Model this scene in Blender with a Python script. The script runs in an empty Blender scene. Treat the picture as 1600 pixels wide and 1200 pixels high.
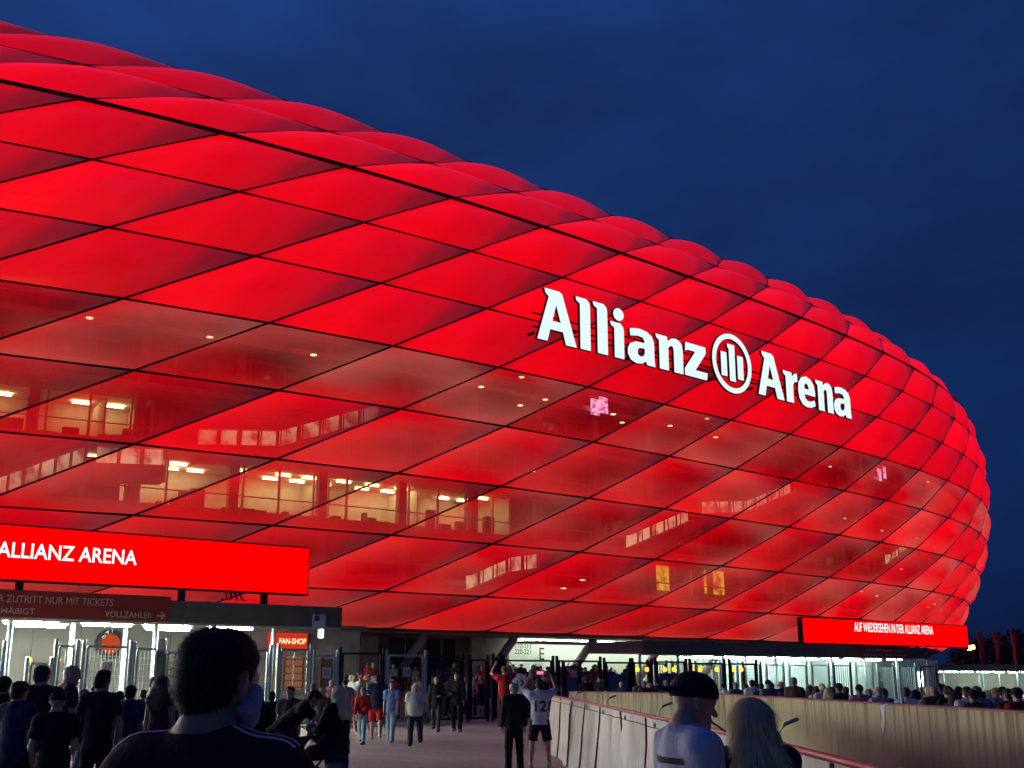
import bpy, bmesh, math, random
import numpy as np
from mathutils import Vector, Matrix

random.seed(7)
rng = np.random.default_rng(7)
scene = bpy.context.scene
COL = scene.collection

# ------------------------------------------------------------------ camera
FPX, PITCH, ROLL, CAMZ = 1797.3, 0.2489, -0.0009, 1.75
cam_data = bpy.data.cameras.new("camera")
cam_data.sensor_fit = 'HORIZONTAL'
cam_data.sensor_width = 36.0
cam_data.lens = 36.0 * FPX / 1600.0
cam_data.clip_start = 0.05
cam_data.clip_end = 3000.0
cam = bpy.data.objects.new("camera", cam_data)
COL.objects.link(cam)
cam.matrix_world = Matrix.Translation((0, 0, CAMZ)) @ Matrix.Rotation(math.pi / 2 + PITCH, 4, 'X') @ Matrix.Rotation(ROLL, 4, 'Z')
scene.camera = cam

# ------------------------------------------------------------------ dusk sky
world = bpy.data.worlds.new("World")
scene.world = world
world.use_nodes = True
wn, wl = world.node_tree.nodes, world.node_tree.links
wn.clear()
w_out = wn.new('ShaderNodeOutputWorld')
w_bg = wn.new('ShaderNodeBackground')
w_sky = wn.new('ShaderNodeTexSky')
w_sky.sky_type = 'NISHITA'
w_sky.sun_disc = False
w_sky.sun_elevation = math.radians(-4.0)
w_sky.sun_rotation = math.radians(-100.0)
w_sky.altitude = 500
w_sky.ozone_density = 4.0
# thin night cloud, a little lighter and darker than the clear sky between
w_tc = wn.new('ShaderNodeTexCoord')
w_map = wn.new('ShaderNodeMapping'); w_map.inputs['Scale'].default_value = (1.2, 1.2, 3.0)
w_noise = wn.new('ShaderNodeTexNoise'); w_noise.inputs['Scale'].default_value = 1.6; w_noise.inputs['Detail'].default_value = 7; w_noise.inputs['Roughness'].default_value = 0.55
w_ramp = wn.new('ShaderNodeValToRGB')
w_ramp.color_ramp.elements[0].position = 0.36; w_ramp.color_ramp.elements[0].color = (0.0082, 0.024, 0.102, 1)
w_ramp.color_ramp.elements[1].position = 0.66; w_ramp.color_ramp.elements[1].color = (0.0125, 0.050, 0.222, 1)
w_mix = wn.new('ShaderNodeMixRGB'); w_mix.blend_type = 'ADD'; w_mix.inputs[0].default_value = 0.04
wl.new(w_tc.outputs['Generated'], w_map.inputs['Vector'])
wl.new(w_map.outputs[0], w_noise.inputs['Vector'])
wl.new(w_noise.outputs['Fac'], w_ramp.inputs['Fac'])
wl.new(w_ramp.outputs['Color'], w_mix.inputs[1])
wl.new(w_sky.outputs['Color'], w_mix.inputs[2])
# the afterglow side (left of the view) and the upper sky stay a little brighter than the hazy foot of the sky
w_sep = wn.new('ShaderNodeSeparateXYZ'); wl.new(w_tc.outputs['Generated'], w_sep.inputs[0])
def w_math(op, a, b):
    n = wn.new('ShaderNodeMath'); n.operation = op
    for i, q in enumerate((a, b)):
        if isinstance(q, float): n.inputs[i].default_value = q
        else: wl.new(q, n.inputs[i])
    return n.outputs[0]
w_g = w_math('ADD', w_math('MULTIPLY', w_sep.outputs[2], 0.95), w_math('MULTIPLY', w_sep.outputs[0], -0.62))
w_g = w_math('MAXIMUM', w_math('MINIMUM', w_math('ADD', w_g, 0.66), 1.5), 0.4)
w_mul = wn.new('ShaderNodeMixRGB'); w_mul.blend_type = 'MULTIPLY'; w_mul.inputs[0].default_value = 1.0
wl.new(w_mix.outputs[0], w_mul.inputs[1]); wl.new(w_g, w_mul.inputs[2])
wl.new(w_mul.outputs[0], w_bg.inputs['Color'])
w_bg.inputs['Strength'].default_value = 0.84
wl.new(w_bg.outputs[0], w_out.inputs['Surface'])

vs = scene.view_settings
vs.view_transform = 'Standard'
vs.look = 'None'
vs.exposure = 0.0
vs.gamma = 1.0
vs.use_curve_mapping = False
scene.cycles.use_denoising = True
scene.cycles.max_bounces = 6
scene.cycles.diffuse_bounces = 2
scene.cycles.glossy_bounces = 2
scene.cycles.transparent_max_bounces = 16
scene.cycles.sample_clamp_indirect = 4.0
scene.cycles.use_light_tree = True

# ------------------------------------------------------------------ helpers: pixel of the 1600 px wide frame <-> place
def ray(px, py):
    x, y = px - 800.0, py - 600.0
    c, s = math.cos(-ROLL), math.sin(-ROLL)
    x, y = c * x - s * y, s * x + c * y
    cp, sp = math.cos(PITCH), math.sin(PITCH)
    return Vector((x / FPX, cp + (y / FPX) * sp, sp - (y / FPX) * cp))
def at(px, py, Y):
    r = ray(px, py); t = Y / r.y
    return Vector((r.x * t, Y, CAMZ + r.z * t))
def hp(px, py, z):
    r = ray(px, py); t = (z - CAMZ) / r.z
    return Vector((r.x * t, r.y * t, z))
def gp(px, py):
    return hp(px, py, 0.0)

# ------------------------------------------------------------------ helpers: materials
MATS = {}
def nodes_of(name):
    m = bpy.data.materials.new(name); m.use_nodes = True
    nt = m.node_tree; nt.nodes.clear()
    out = nt.nodes.new('ShaderNodeOutputMaterial')
    MATS[name] = m
    return m, nt.nodes, nt.links, out
def mat(name, col, rough=0.6, metal=0.0, var=0.25, scale=6.0, bump=0.0, bscale=40.0, spec=0.3):
    """a painted / woven / cast surface: base colour broken up by two noises, fine relief, uneven gloss"""
    if name in MATS: return MATS[name]
    m, N, L, out = nodes_of(name)
    b = N.new('ShaderNodeBsdfPrincipled')
    tc = N.new('ShaderNodeTexCoord')
    n1 = N.new('ShaderNodeTexNoise'); n1.inputs['Scale'].default_value = scale; n1.inputs['Detail'].default_value = 6
    L.new(tc.outputs['Object'], n1.inputs['Vector'])
    r = N.new('ShaderNodeValToRGB')
    lo = [max(0, c * (1 - var)) for c in col]; hi = [min(1, c * (1 + var)) for c in col]
    r.color_ramp.elements[0].position = 0.3; r.color_ramp.elements[0].color = (*lo, 1)
    r.color_ramp.elements[1].position = 0.7; r.color_ramp.elements[1].color = (*hi, 1)
    L.new(n1.outputs['Fac'], r.inputs['Fac']); L.new(r.outputs['Color'], b.inputs['Base Color'])
    mr = N.new('ShaderNodeMapRange'); mr.inputs['To Min'].default_value = max(0.02, rough - 0.1); mr.inputs['To Max'].default_value = min(1, rough + 0.1)
    L.new(n1.outputs['Fac'], mr.inputs['Value']); L.new(mr.outputs[0], b.inputs['Roughness'])
    b.inputs['Metallic'].default_value = metal
    b.inputs['Specular IOR Level'].default_value = spec
    if bump:
        n2 = N.new('ShaderNodeTexNoise'); n2.inputs['Scale'].default_value = bscale; n2.inputs['Detail'].default_value = 4
        L.new(tc.outputs['Object'], n2.inputs['Vector'])
        bp = N.new('ShaderNodeBump'); bp.inputs['Strength'].default_value = bump; bp.inputs['Distance'].default_value = 0.02
        L.new(n2.outputs['Fac'], bp.inputs['Height']); L.new(bp.outputs[0], b.inputs['Normal'])
    L.new(b.outputs[0], out.inputs['Surface'])
    return m
def glow(name, col, strength, sample=True):
    if name in MATS: return MATS[name]
    m, N, L, out = nodes_of(name)
    e = N.new('ShaderNodeEmission'); e.inputs['Color'].default_value = (*col, 1); e.inputs['Strength'].default_value = strength
    L.new(e.outputs[0], out.inputs['Surface'])
    if not sample: m.cycles.emission_sampling = 'NONE'
    return m
def glass(name, tint=(0.8, 0.9, 0.88), alpha=0.8):
    if name in MATS: return MATS[name]
    m, N, L, out = nodes_of(name)
    t = N.new('ShaderNodeBsdfTransparent'); t.inputs['Color'].default_value = (*tint, 1)
    g = N.new('ShaderNodeBsdfGlossy'); g.inputs['Roughness'].default_value = 0.06
    fr = N.new('ShaderNodeFresnel'); fr.inputs['IOR'].default_value = 1.45
    mx = N.new('ShaderNodeMixShader')
    L.new(fr.outputs[0], mx.inputs[0]); L.new(t.outputs[0], mx.inputs[1]); L.new(g.outputs[0], mx.inputs[2])
    L.new(mx.outputs[0], out.inputs['Surface'])
    return m

# ------------------------------------------------------------------ helpers: meshes and objects
class MB:
    """collects shapes into one mesh"""
    def __init__(s): s.v = []; s.f = []
    def add(s, vs_, fs):
        n = len(s.v); s.v += [tuple(v) for v in vs_]; s.f += [tuple(i + n for i in f) for f in fs]; return s
    def box(s, c, d, R=None, taper=1.0, bevel=0.0):
        hx, hy, hz = d[0] / 2, d[1] / 2, d[2] / 2
        R = R or Matrix.Identity(3); c = Vector(c)
        if bevel <= 0:
            pts = [Vector((x * hx * (taper if z > 0 else 1), y * hy * (taper if z > 0 else 1), z * hz)) for z in (-1, 1) for x, y in ((-1, -1), (1, -1), (1, 1), (-1, 1))]
            return s.add([c + R @ p for p in pts], [(3, 2, 1, 0), (4, 5, 6, 7), (0, 1, 5, 4), (1, 2, 6, 5), (2, 3, 7, 6), (3, 0, 4, 7)])
        b = min(bevel, hx * .9, hy * .9, hz * .9)
        rings = []
        for z, k in ((-hz, b), (-hz + b, 0), (hz - b, 0), (hz, b)):
            x, y = hx - k, hy - k; q = b if k == 0 else b * .4
            rings.append([(-x + q, -y, z), (x - q, -y, z), (x, -y + q, z), (x, y - q, z), (x - q, y, z), (-x + q, y, z), (-x, y - q, z), (-x, -y + q, z)])
        vv = [c + R @ Vector(p) for r_ in rings for p in r_]
        ff = [tuple(range(7, -1, -1)), tuple(range(24, 32))]
        for r_ in range(3):
            for i in range(8): ff.append((r_ * 8 + i, r_ * 8 + (i + 1) % 8, r_ * 8 + 8 + (i + 1) % 8, r_ * 8 + 8 + i))
        return s.add(vv, ff)
    def tube(s, pts, r, n=8, r2=None, cap=True):
        pts = [Vector(p) for p in pts]; m = len(pts)
        up = Vector((0, 0, 1)); vv = []
        for i, p in enumerate(pts):
            t = (pts[min(i + 1, m - 1)] - pts[max(i - 1, 0)]).normalized()
            a = t.cross(up if abs(t.z) < .95 else Vector((1, 0, 0))).normalized(); b = t.cross(a)
            rr = r if r2 is None else r + (r2 - r) * i / max(1, m - 1)
            for k in range(n):
                w = 2 * math.pi * k / n
                vv.append(p + a * (rr * math.cos(w)) + b * (rr * math.sin(w)))
        ff = []
        for i in range(m - 1):
            for k in range(n): ff.append((i * n + k, i * n + (k + 1) % n, (i + 1) * n + (k + 1) % n, (i + 1) * n + k))
        if cap: ff.append(tuple(range(n - 1, -1, -1))); ff.append(tuple(range((m - 1) * n, m * n)))
        return s.add(vv, ff)
    def quad(s, a, b, c, d): return s.add([a, b, c, d], [(0, 1, 2, 3)])
    def build(s, name, m=None, parent=None, smooth=False):
        me = bpy.data.meshes.new(name); me.from_pydata(s.v, [], s.f); me.update()
        bm = bmesh.new(); bm.from_mesh(me); bmesh.ops.recalc_face_normals(bm, faces=bm.faces); bm.to_mesh(me); bm.free()
        return link(name, me, m, parent, smooth)
def link(name, me, m=None, parent=None, smooth=False):
    o = bpy.data.objects.new(name, me); COL.objects.link(o)
    if m is not None and len(me.materials) == 0: me.materials.append(m)
    if smooth: me.polygons.foreach_set('use_smooth', [True] * len(me.polygons))
    if parent is not None: o.parent = parent
    return o
def tag(o, label=None, cat=None, group=None, kind=None):
    if label: o['label'] = label
    if cat: o['category'] = cat
    if group: o['group'] = group
    if kind: o['kind'] = kind
    return o
def thing(name, label, cat, loc=(0, 0, 0), rz=0.0, group=None):
    o = bpy.data.objects.new(name, None); COL.objects.link(o)
    o.empty_display_size = 0.2; o.location = loc; o.rotation_euler = (0, 0, rz)
    return tag(o, label, cat, group)
def text_mesh(body, size, extrude=0.0, align='LEFT', shear=0.0, bold=0.0, space=1.0):
    """lettering as a flat or thin mesh in its own xy plane"""
    cu = bpy.data.curves.new('lettering', 'FONT'); cu.body = body; cu.size = size; cu.extrude = extrude; cu.align_x = align
    cu.shear = shear; cu.offset = bold; cu.space_character = space; cu.resolution_u = 3
    o = bpy.data.objects.new('lettering', cu); COL.objects.link(o)
    bpy.context.view_layer.update()
    me = bpy.data.meshes.new_from_object(o.evaluated_get(bpy.context.evaluated_depsgraph_get()))
    bpy.data.objects.remove(o); bpy.data.curves.remove(cu)
    return me
def frame(o, right, up, loc):
    """put an object whose own x runs to the right and y up onto a wall"""
    r = Vector(right).normalized(); n = r.cross(Vector(up)).normalized(); u = n.cross(r)
    M = Matrix((r, u, n)).transposed().to_4x4(); M.translation = Vector(loc)
    o.matrix_world = M
    return o

# ------------------------------------------------------------------ ground
def ground_material():
    m, N, L, out = nodes_of('worn_concrete_paving')
    b = N.new('ShaderNodeBsdfPrincipled'); tc = N.new('ShaderNodeTexCoord')
    n1 = N.new('ShaderNodeTexNoise'); n1.inputs['Scale'].default_value = 0.35; n1.inputs['Detail'].default_value = 8
    n2 = N.new('ShaderNodeTexNoise'); n2.inputs['Scale'].default_value = 9.0; n2.inputs['Detail'].default_value = 6
    mx = N.new('ShaderNodeMixRGB'); mx.inputs[0].default_value = 0.5
    r = N.new('ShaderNodeValToRGB')
    r.color_ramp.elements[0].position = 0.3; r.color_ramp.elements[0].color = (0.26, 0.23, 0.175, 1)
    r.color_ramp.elements[1].position = 0.7; r.color_ramp.elements[1].color = (0.52, 0.465, 0.36, 1)
    L.new(tc.outputs['Object'], n1.inputs['Vector']); L.new(tc.outputs['Object'], n2.inputs['Vector'])
    L.new(n1.outputs['Fac'], mx.inputs[1]); L.new(n2.outputs['Fac'], mx.inputs[2])
    L.new(mx.outputs[0], r.inputs['Fac']); L.new(r.outputs['Color'], b.inputs['Base Color'])
    b.inputs['Roughness'].default_value = 0.62
    bp = N.new('ShaderNodeBump'); bp.inputs['Strength'].default_value = 0.25; bp.inputs['Distance'].default_value = 0.02
    L.new(n2.outputs['Fac'], bp.inputs['Height']); L.new(bp.outputs[0], b.inputs['Normal'])
    L.new(b.outputs[0], out.inputs['Surface'])
    return m
g = MB().quad((-1500, -600, 0), (1500, -600, 0), (1500, 2400, 0), (-1500, 2400, 0)).build('ground', ground_material())
tag(g, kind='structure')
# ------------------------------------------------------------------ the arena
A_AX, B_AX = 126.1315, 109.771
CX, CY, PHI, NEXP = -57.0, 183.529, 0.7383, 2.7498
S0, D1, D2 = 532.2912, 9.6002, -0.0086
ROWS = list(range(-5, 9))                       # mesh lines from the roof (-5) down to the lower rim (8); 0 is the gutter
BETA = dict(zip(range(-1, 9), [10.0, 0.0, -8.6994, -17.0125, -25.3012, -33.681, -42.5572, -51.2833, -60.0076, -67.252]))
ZROW = dict(zip(range(-1, 9), [43.14, 38.47, 33.74, 29.2, 24.74, 20.36, 15.93, 11.71, 7.82, 5.26]))
EROW = dict(zip(range(-1, 9), [-5.0039, -0.8762, 0.6509, 1.1017, 0.9836, 0.4262, -0.8234, -2.6284, -4.6608, -7.2059]))
BETA.update({-2: 19.6, -3: 29.0, -4: 38.2, -5: 47.0})
ZROW.update({-2: 47.95, -3: 49.2, -4: 50.4, -5: 50.8})
EROW.update({-2: -10.8, -3: -18.0, -4: -26.0, -5: -34.5})
_th = np.linspace(0, 2 * np.pi, 4001)
_r = (np.abs(np.cos(_th) / A_AX) ** NEXP + np.abs(np.sin(_th) / B_AX) ** NEXP) ** (-1 / NEXP)
_px, _py = _r * np.cos(_th), _r * np.sin(_th)
_L = np.r_[0, np.cumsum(np.hypot(np.diff(_px), np.diff(_py)))]
PERIM = _L[-1]
def plan_pt(s, e, z):
    def P(q): q = q % PERIM; return np.interp(q, _L, _px), np.interp(q, _L, _py)
    x, y = P(s); x1, y1 = P(s - .5); x2, y2 = P(s + .5)
    l = math.hypot(x2 - x1, y2 - y1); nx, ny = (y2 - y1) / l, -(x2 - x1) / l
    x += nx * e; y += ny * e
    c, sn = math.cos(PHI), math.sin(PHI)
    return Vector((CX + c * x - sn * y, CY + sn * x + c * y, z))
def s_of(j, k): return S0 + D1 * j + D2 * j * j + BETA[k]
def node(j, k): return plan_pt(s_of(j, k), EROW[k], ZROW[k])

def cushion_material():
    """inflated translucent foil with its red backlight painted into the emission, fading towards the far tip"""
    m, N, L, out = nodes_of('red_emissive_foil')
    uv = N.new('ShaderNodeUVMap'); uv.uv_map = 'UVMap'
    sep = N.new('ShaderNodeSeparateXYZ'); L.new(uv.outputs[0], sep.inputs[0])
    tc = N.new('ShaderNodeTexCoord')
    def math_(op, a, b=None, clamp=False):
        n = N.new('ShaderNodeMath'); n.operation = op; n.use_clamp = clamp
        for i, x in enumerate((a, b)):
            if x is None: continue
            if isinstance(x, (int, float)): n.inputs[i].default_value = x
            else: L.new(x, n.inputs[i])
        return n.outputs[0]
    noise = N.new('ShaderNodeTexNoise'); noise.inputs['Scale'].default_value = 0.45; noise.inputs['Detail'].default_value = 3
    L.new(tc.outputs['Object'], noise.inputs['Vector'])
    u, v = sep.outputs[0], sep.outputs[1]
    d = math_('ADD', math_('MULTIPLY', u, 0.72), math_('MULTIPLY', v, 0.28))          # 0 at the bright side of the painted glow, 1 at its dark tip
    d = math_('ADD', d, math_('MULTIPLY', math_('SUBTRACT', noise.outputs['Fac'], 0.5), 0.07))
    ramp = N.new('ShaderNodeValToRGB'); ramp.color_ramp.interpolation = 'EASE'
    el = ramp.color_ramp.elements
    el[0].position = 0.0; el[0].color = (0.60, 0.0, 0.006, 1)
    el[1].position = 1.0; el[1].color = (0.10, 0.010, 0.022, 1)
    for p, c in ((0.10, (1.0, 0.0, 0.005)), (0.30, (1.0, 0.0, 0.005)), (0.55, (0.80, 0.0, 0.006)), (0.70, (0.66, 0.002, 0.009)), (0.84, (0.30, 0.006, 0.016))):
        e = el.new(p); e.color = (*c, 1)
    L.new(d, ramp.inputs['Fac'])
    gl = N.new('ShaderNodeAttribute'); gl.attribute_type = 'OBJECT'; gl.attribute_name = 'glow'
    mk = N.new('ShaderNodeAttribute'); mk.attribute_type = 'OBJECT'; mk.attribute_name = 'pale_glow'      # share of pale emission colour, painting in white light from behind
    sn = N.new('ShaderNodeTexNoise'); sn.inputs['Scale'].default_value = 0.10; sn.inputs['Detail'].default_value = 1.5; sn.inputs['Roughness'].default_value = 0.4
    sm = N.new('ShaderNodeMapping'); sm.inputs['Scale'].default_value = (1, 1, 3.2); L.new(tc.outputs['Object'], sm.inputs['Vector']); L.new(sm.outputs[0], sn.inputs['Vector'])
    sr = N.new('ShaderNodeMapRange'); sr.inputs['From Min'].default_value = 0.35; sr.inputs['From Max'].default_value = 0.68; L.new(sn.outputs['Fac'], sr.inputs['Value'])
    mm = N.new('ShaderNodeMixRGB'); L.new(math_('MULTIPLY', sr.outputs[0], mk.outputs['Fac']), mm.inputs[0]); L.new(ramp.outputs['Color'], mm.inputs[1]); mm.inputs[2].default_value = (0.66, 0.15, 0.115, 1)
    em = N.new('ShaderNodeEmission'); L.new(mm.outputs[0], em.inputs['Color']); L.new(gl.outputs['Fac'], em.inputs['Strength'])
    df = N.new('ShaderNodeBsdfPrincipled'); df.inputs['Base Color'].default_value = (0.09, 0.06, 0.06, 1); df.inputs['Roughness'].default_value = 0.32
    df.inputs['Specular IOR Level'].default_value = 0.22
    add = N.new('ShaderNodeAddShader'); L.new(em.outputs[0], add.inputs[0]); L.new(df.outputs[0], add.inputs[1])
    tr = N.new('ShaderNodeBsdfTransparent'); tr.inputs['Color'].default_value = (0.92, 0.86, 0.80, 1)
    ve = N.new('ShaderNodeAttribute'); ve.attribute_type = 'OBJECT'; ve.attribute_name = 'veil'
    # the foil reads milkier towards its clamped edges and in soft streaks
    wv = N.new('ShaderNodeTexNoise'); wv.inputs['Scale'].default_value = 0.3; wv.inputs['Detail'].default_value = 1.5
    mp = N.new('ShaderNodeMapping'); mp.inputs['Scale'].default_value = (0.5, 0.5, 1.6)
    L.new(tc.outputs['Object'], mp.inputs['Vector']); L.new(mp.outputs[0], wv.inputs['Vector'])
    fac = math_('ADD', ve.outputs['Fac'], math_('MULTIPLY', math_('SUBTRACT', wv.outputs['Fac'], 0.5), 0.30), True)
    edge = math_('MULTIPLY', math_('MULTIPLY', math_('MULTIPLY', u, math_('SUBTRACT', 1.0, u)), math_('MULTIPLY', v, math_('SUBTRACT', 1.0, v))), 16.0)
    fac = math_('ADD', fac, math_('MULTIPLY', math_('SUBTRACT', 1.0, edge), 0.34), True)
    mx = N.new('ShaderNodeMixShader'); L.new(fac, mx.inputs[0]); L.new(tr.outputs[0], mx.inputs[1]); L.new(add.outputs[0], mx.inputs[2])
    L.new(mx.outputs[0], out.inputs['Surface'])
    return m
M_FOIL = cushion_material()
M_FRAME = mat('dark_steel_frame', (0.035, 0.02, 0.02), 0.5, 0.6)

arena = thing('stadium', 'huge rounded stadium wrapped in glowing red diamond-shaped air cushions', 'stadium', plan_pt(s_of(8, 8), -5.3, 0))
bpy.context.view_layer.update()
AINV = arena.matrix_world.inverted()
def to_arena(o):
    o.parent = arena; o.matrix_parent_inverse = AINV
    return o
NG = 10
def cushion_geo(j, k, n=NG):
    """patch between nodes (j,k) top left, (j+1,k), (j,k+1), (j+1,k+1), blown outwards"""
    tl, tr_, bl, br = node(j, k), node(j + 1, k), node(j, k + 1), node(j + 1, k + 1)
    nrm = (br - tl).cross(tr_ - bl); nrm.normalize()
    cen = (tl + tr_ + bl + br) / 4
    outw = Vector((cen.x - CX, cen.y - CY, 0))
    if nrm.dot(outw) < 0 and nrm.z < .5: nrm = -nrm
    if k < -2 and nrm.z < 0: nrm = -nrm
    h = 0.80 if k >= 0 else 0.92
    if k >= 6: h = 0.7
    vv, uvs, ff = [], [], []
    for b in range(n + 1):
        for a in range(n + 1):
            u, v = a / n, b / n
            p = (bl * (1 - u) + br * u) * (1 - v) + (tl * (1 - u) + tr_ * u) * v
            f = max(0, math.sin(math.pi * u) * math.sin(math.pi * v)) ** 0.72
            vv.append(p + nrm * (h * f)); uvs.append((u, v))
    for b in range(n):
        for a in range(n):
            q = b * (n + 1) + a
            ff.append((q, q + 1, q + n + 2, q + n + 1))
    return vv, ff, uvs
def mesh_uv(name, vv, ff, uvs):
    me = bpy.data.meshes.new(name); me.from_pydata([tuple(v) for v in vv], [], ff); me.update()
    ul = me.uv_layers.new(name='UVMap')
    idx = np.empty(len(me.loops), np.int32); me.loops.foreach_get('vertex_index', idx)
    ul.data.foreach_set('uv', np.asarray(uvs, np.float32)[idx].ravel())
    me.polygons.foreach_set('use_smooth', [True] * len(me.polygons))
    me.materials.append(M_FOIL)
    return me
VEIL = {-5: .97, -4: .97, -3: .97, -2: .97, -1: .97, 0: .96, 1: .96, 2: .94, 3: .36, 4: .52, 5: .40, 6: .50, 7: .44}
GLOW = {-5: .62, -4: .62, -3: .62, -2: .66, -1: .84, 0: .90, 1: .90, 2: .82, 3: .78, 4: .88, 5: .84, 6: .92, 7: .86}
J0 = {k: -1 + max(k, -2) for k in ROWS}        # first column of each row, just outside the frame on the left
J1 = {k: 15 + k * 1.0 for k in ROWS}
INDIV = set()
def cushion_px(j, k):
    v = (node(j, k) + node(j + 1, k + 1)) / 2 - Vector((0, 0, CAMZ))
    return 800 + FPX * v.x / (v.y * math.cos(PITCH) + v.z * math.sin(PITCH))
for k in range(-3, 8):
    a, b = (-1 if k < 0 else k - 1 - (1 if k > 4 else 0)), {-3: 13, -2: 14, -1: 15, 0: 16, 1: 17, 2: 18, 3: 19, 4: 20, 5: 21, 6: 22, 7: 23}[k]
    if k <= -2: a = -3
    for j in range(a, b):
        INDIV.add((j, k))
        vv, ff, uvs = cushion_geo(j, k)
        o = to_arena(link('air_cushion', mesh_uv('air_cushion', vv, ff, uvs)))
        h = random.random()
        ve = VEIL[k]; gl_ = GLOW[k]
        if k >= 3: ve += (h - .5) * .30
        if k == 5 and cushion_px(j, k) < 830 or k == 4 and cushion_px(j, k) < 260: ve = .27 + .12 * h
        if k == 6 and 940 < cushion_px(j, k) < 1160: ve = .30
        o['pale_glow'] = float(random.uniform(.1, .75) if k in (3, 5, 6, 7) else (random.uniform(0, .45) if k == 4 else 0.0))
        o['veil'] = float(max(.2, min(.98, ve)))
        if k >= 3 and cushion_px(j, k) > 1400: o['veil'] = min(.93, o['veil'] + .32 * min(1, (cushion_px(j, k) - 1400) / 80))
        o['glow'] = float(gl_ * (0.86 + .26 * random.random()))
# the rest of the ring, out of view behind and beside the camera's side, in one mesh
vv, ff, uvs = [], [], []
for k in range(-5, 8):
    for j in range(-27, 47):
        if (j, k) in INDIV or -3 <= k and j in range(-1, 12) and (j, k) in INDIV: continue
        a, b, c = cushion_geo(j, k, 4)
        n0 = len(vv); vv += a; uvs += c; ff += [tuple(i + n0 for i in f) for f in b]
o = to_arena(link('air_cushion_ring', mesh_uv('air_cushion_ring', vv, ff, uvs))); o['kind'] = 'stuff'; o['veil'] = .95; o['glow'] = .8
# the clamping frame: one rail for each line of the mesh
for k in range(-2, 9):
    pts = [node(j, k) for j in range(-10, 30)]
    r = 0.155 if k == 0 else (0.12 if k == 8 else 0.085)
    if k == 0: pts = [p + (p - Vector((CX, CY, p.z))).normalized() * .12 for p in pts]
    to_arena(MB().tube(pts, .22 if k == 0 else r, 6, .03 if k == 0 else None).build('frame_rail', M_FRAME))
for j in range(-6, 26):
    pts = [node(j, k) for k in range(-2, 9)]
    to_arena(MB().tube(pts, 0.08, 6).build('diagonal_rail', M_FRAME))
# ------------------------------------------------------------------ inside the arena's skin
def project(p):
    v = Vector(p) - Vector((0, 0, CAMZ)); cp, sp = math.cos(PITCH), math.sin(PITCH)
    fw = v.y * cp + v.z * sp
    return 800 + FPX * v.x / fw, 600 - FPX * (-v.y * sp + v.z * cp) / fw
def s_at(px, z, e):
    """run along the wall (offset e from the skin line, height z) until it stands in column px"""
    lo, hi = S0 - 70.0, S0 + 150.0
    for _ in range(40):
        m = (lo + hi) / 2
        if project(plan_pt(m, e, z))[0] < px: lo = m
        else: hi = m
    return (lo + hi) / 2
def wall_at(px, py, e):
    """s and z of the place on the wall (offset e) that stands behind pixel (px, py)"""
    z = 15.0
    for _ in range(12):
        s = s_at(px, z, e); p = plan_pt(s, e, z); z += (project(p)[1] - py) * p.y / 1914.0
    return s_at(px, z, e), z
def tangent(s): return (plan_pt(s + .5, 0, 0) - plan_pt(s - .5, 0, 0)).normalized()
def outward(s): return (plan_pt(s, 1, 0) - plan_pt(s, 0, 0)).normalized()
def rot_at(s):
    t, o_ = tangent(s), outward(s)
    return Matrix((t, -o_, Vector((0, 0, 1)))).transposed()

M_CONC = mat('grey_cast_concrete', (0.30, 0.28, 0.27), 0.8, 0, .2, 1.2, .3, 12)
M_PALE = mat('pale_plaster', (0.62, 0.60, 0.52), 0.7, 0, .08, 2)
M_DARKGLASS = mat('dark_window_glass', (0.02, 0.022, 0.025), 0.12, 0, .1, 2, spec=.6)
M_MULL = mat('aluminium_mullion', (0.25, 0.25, 0.25), 0.45, .7)
M_LAMP = glow('cool_lamp', (0.92, 1.0, 0.86), 32.0)
M_DOWN = glow('warm_downlight', (1.0, 0.85, 0.42), 2.6, False)
M_ROOM = glow('office_lamp', (1.0, 0.88, 0.40), 26.0)
def lit_room(name, hi, lo, strength, sx):
    """a lit window with what stands in the room showing as darker shapes"""
    m, N, L, out = nodes_of(name); e = N.new('ShaderNodeEmission'); tc = N.new('ShaderNodeTexCoord')
    mp = N.new('ShaderNodeMapping'); mp.inputs['Scale'].default_value = sx
    vo = N.new('ShaderNodeTexNoise'); vo.inputs['Scale'].default_value = 1.0; vo.inputs['Detail'].default_value = 3
    r = N.new('ShaderNodeValToRGB'); r.color_ramp.elements[0].position = .40; r.color_ramp.elements[0].color = (*lo, 1); r.color_ramp.elements[1].position = .56; r.color_ramp.elements[1].color = (*hi, 1)
    L.new(tc.outputs['Object'], mp.inputs['Vector']); L.new(mp.outputs[0], vo.inputs['Vector']); L.new(vo.outputs['Fac'], r.inputs['Fac']); L.new(r.outputs['Color'], e.inputs['Color'])
    e.inputs['Strength'].default_value = strength; L.new(e.outputs[0], out.inputs['Surface']); m.cycles.emission_sampling = 'NONE'
    return m
M_STAIRLIT = lit_room('lit_stair_window', (0.95, 0.72, 0.46), (.38, .14, .09), 0.75, (.9, .9, .7))
M_YELLOW = lit_room('yellow_lit_window', (1.0, 0.62, 0.05), (.35, .10, .02), 0.8, (1.2, 1.2, .8))
M_PINK = lit_room('pink_screen', (1.0, 0.55, 0.85), (.55, .10, .35), 1.5, (2.2, 2.2, 2.6))

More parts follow.
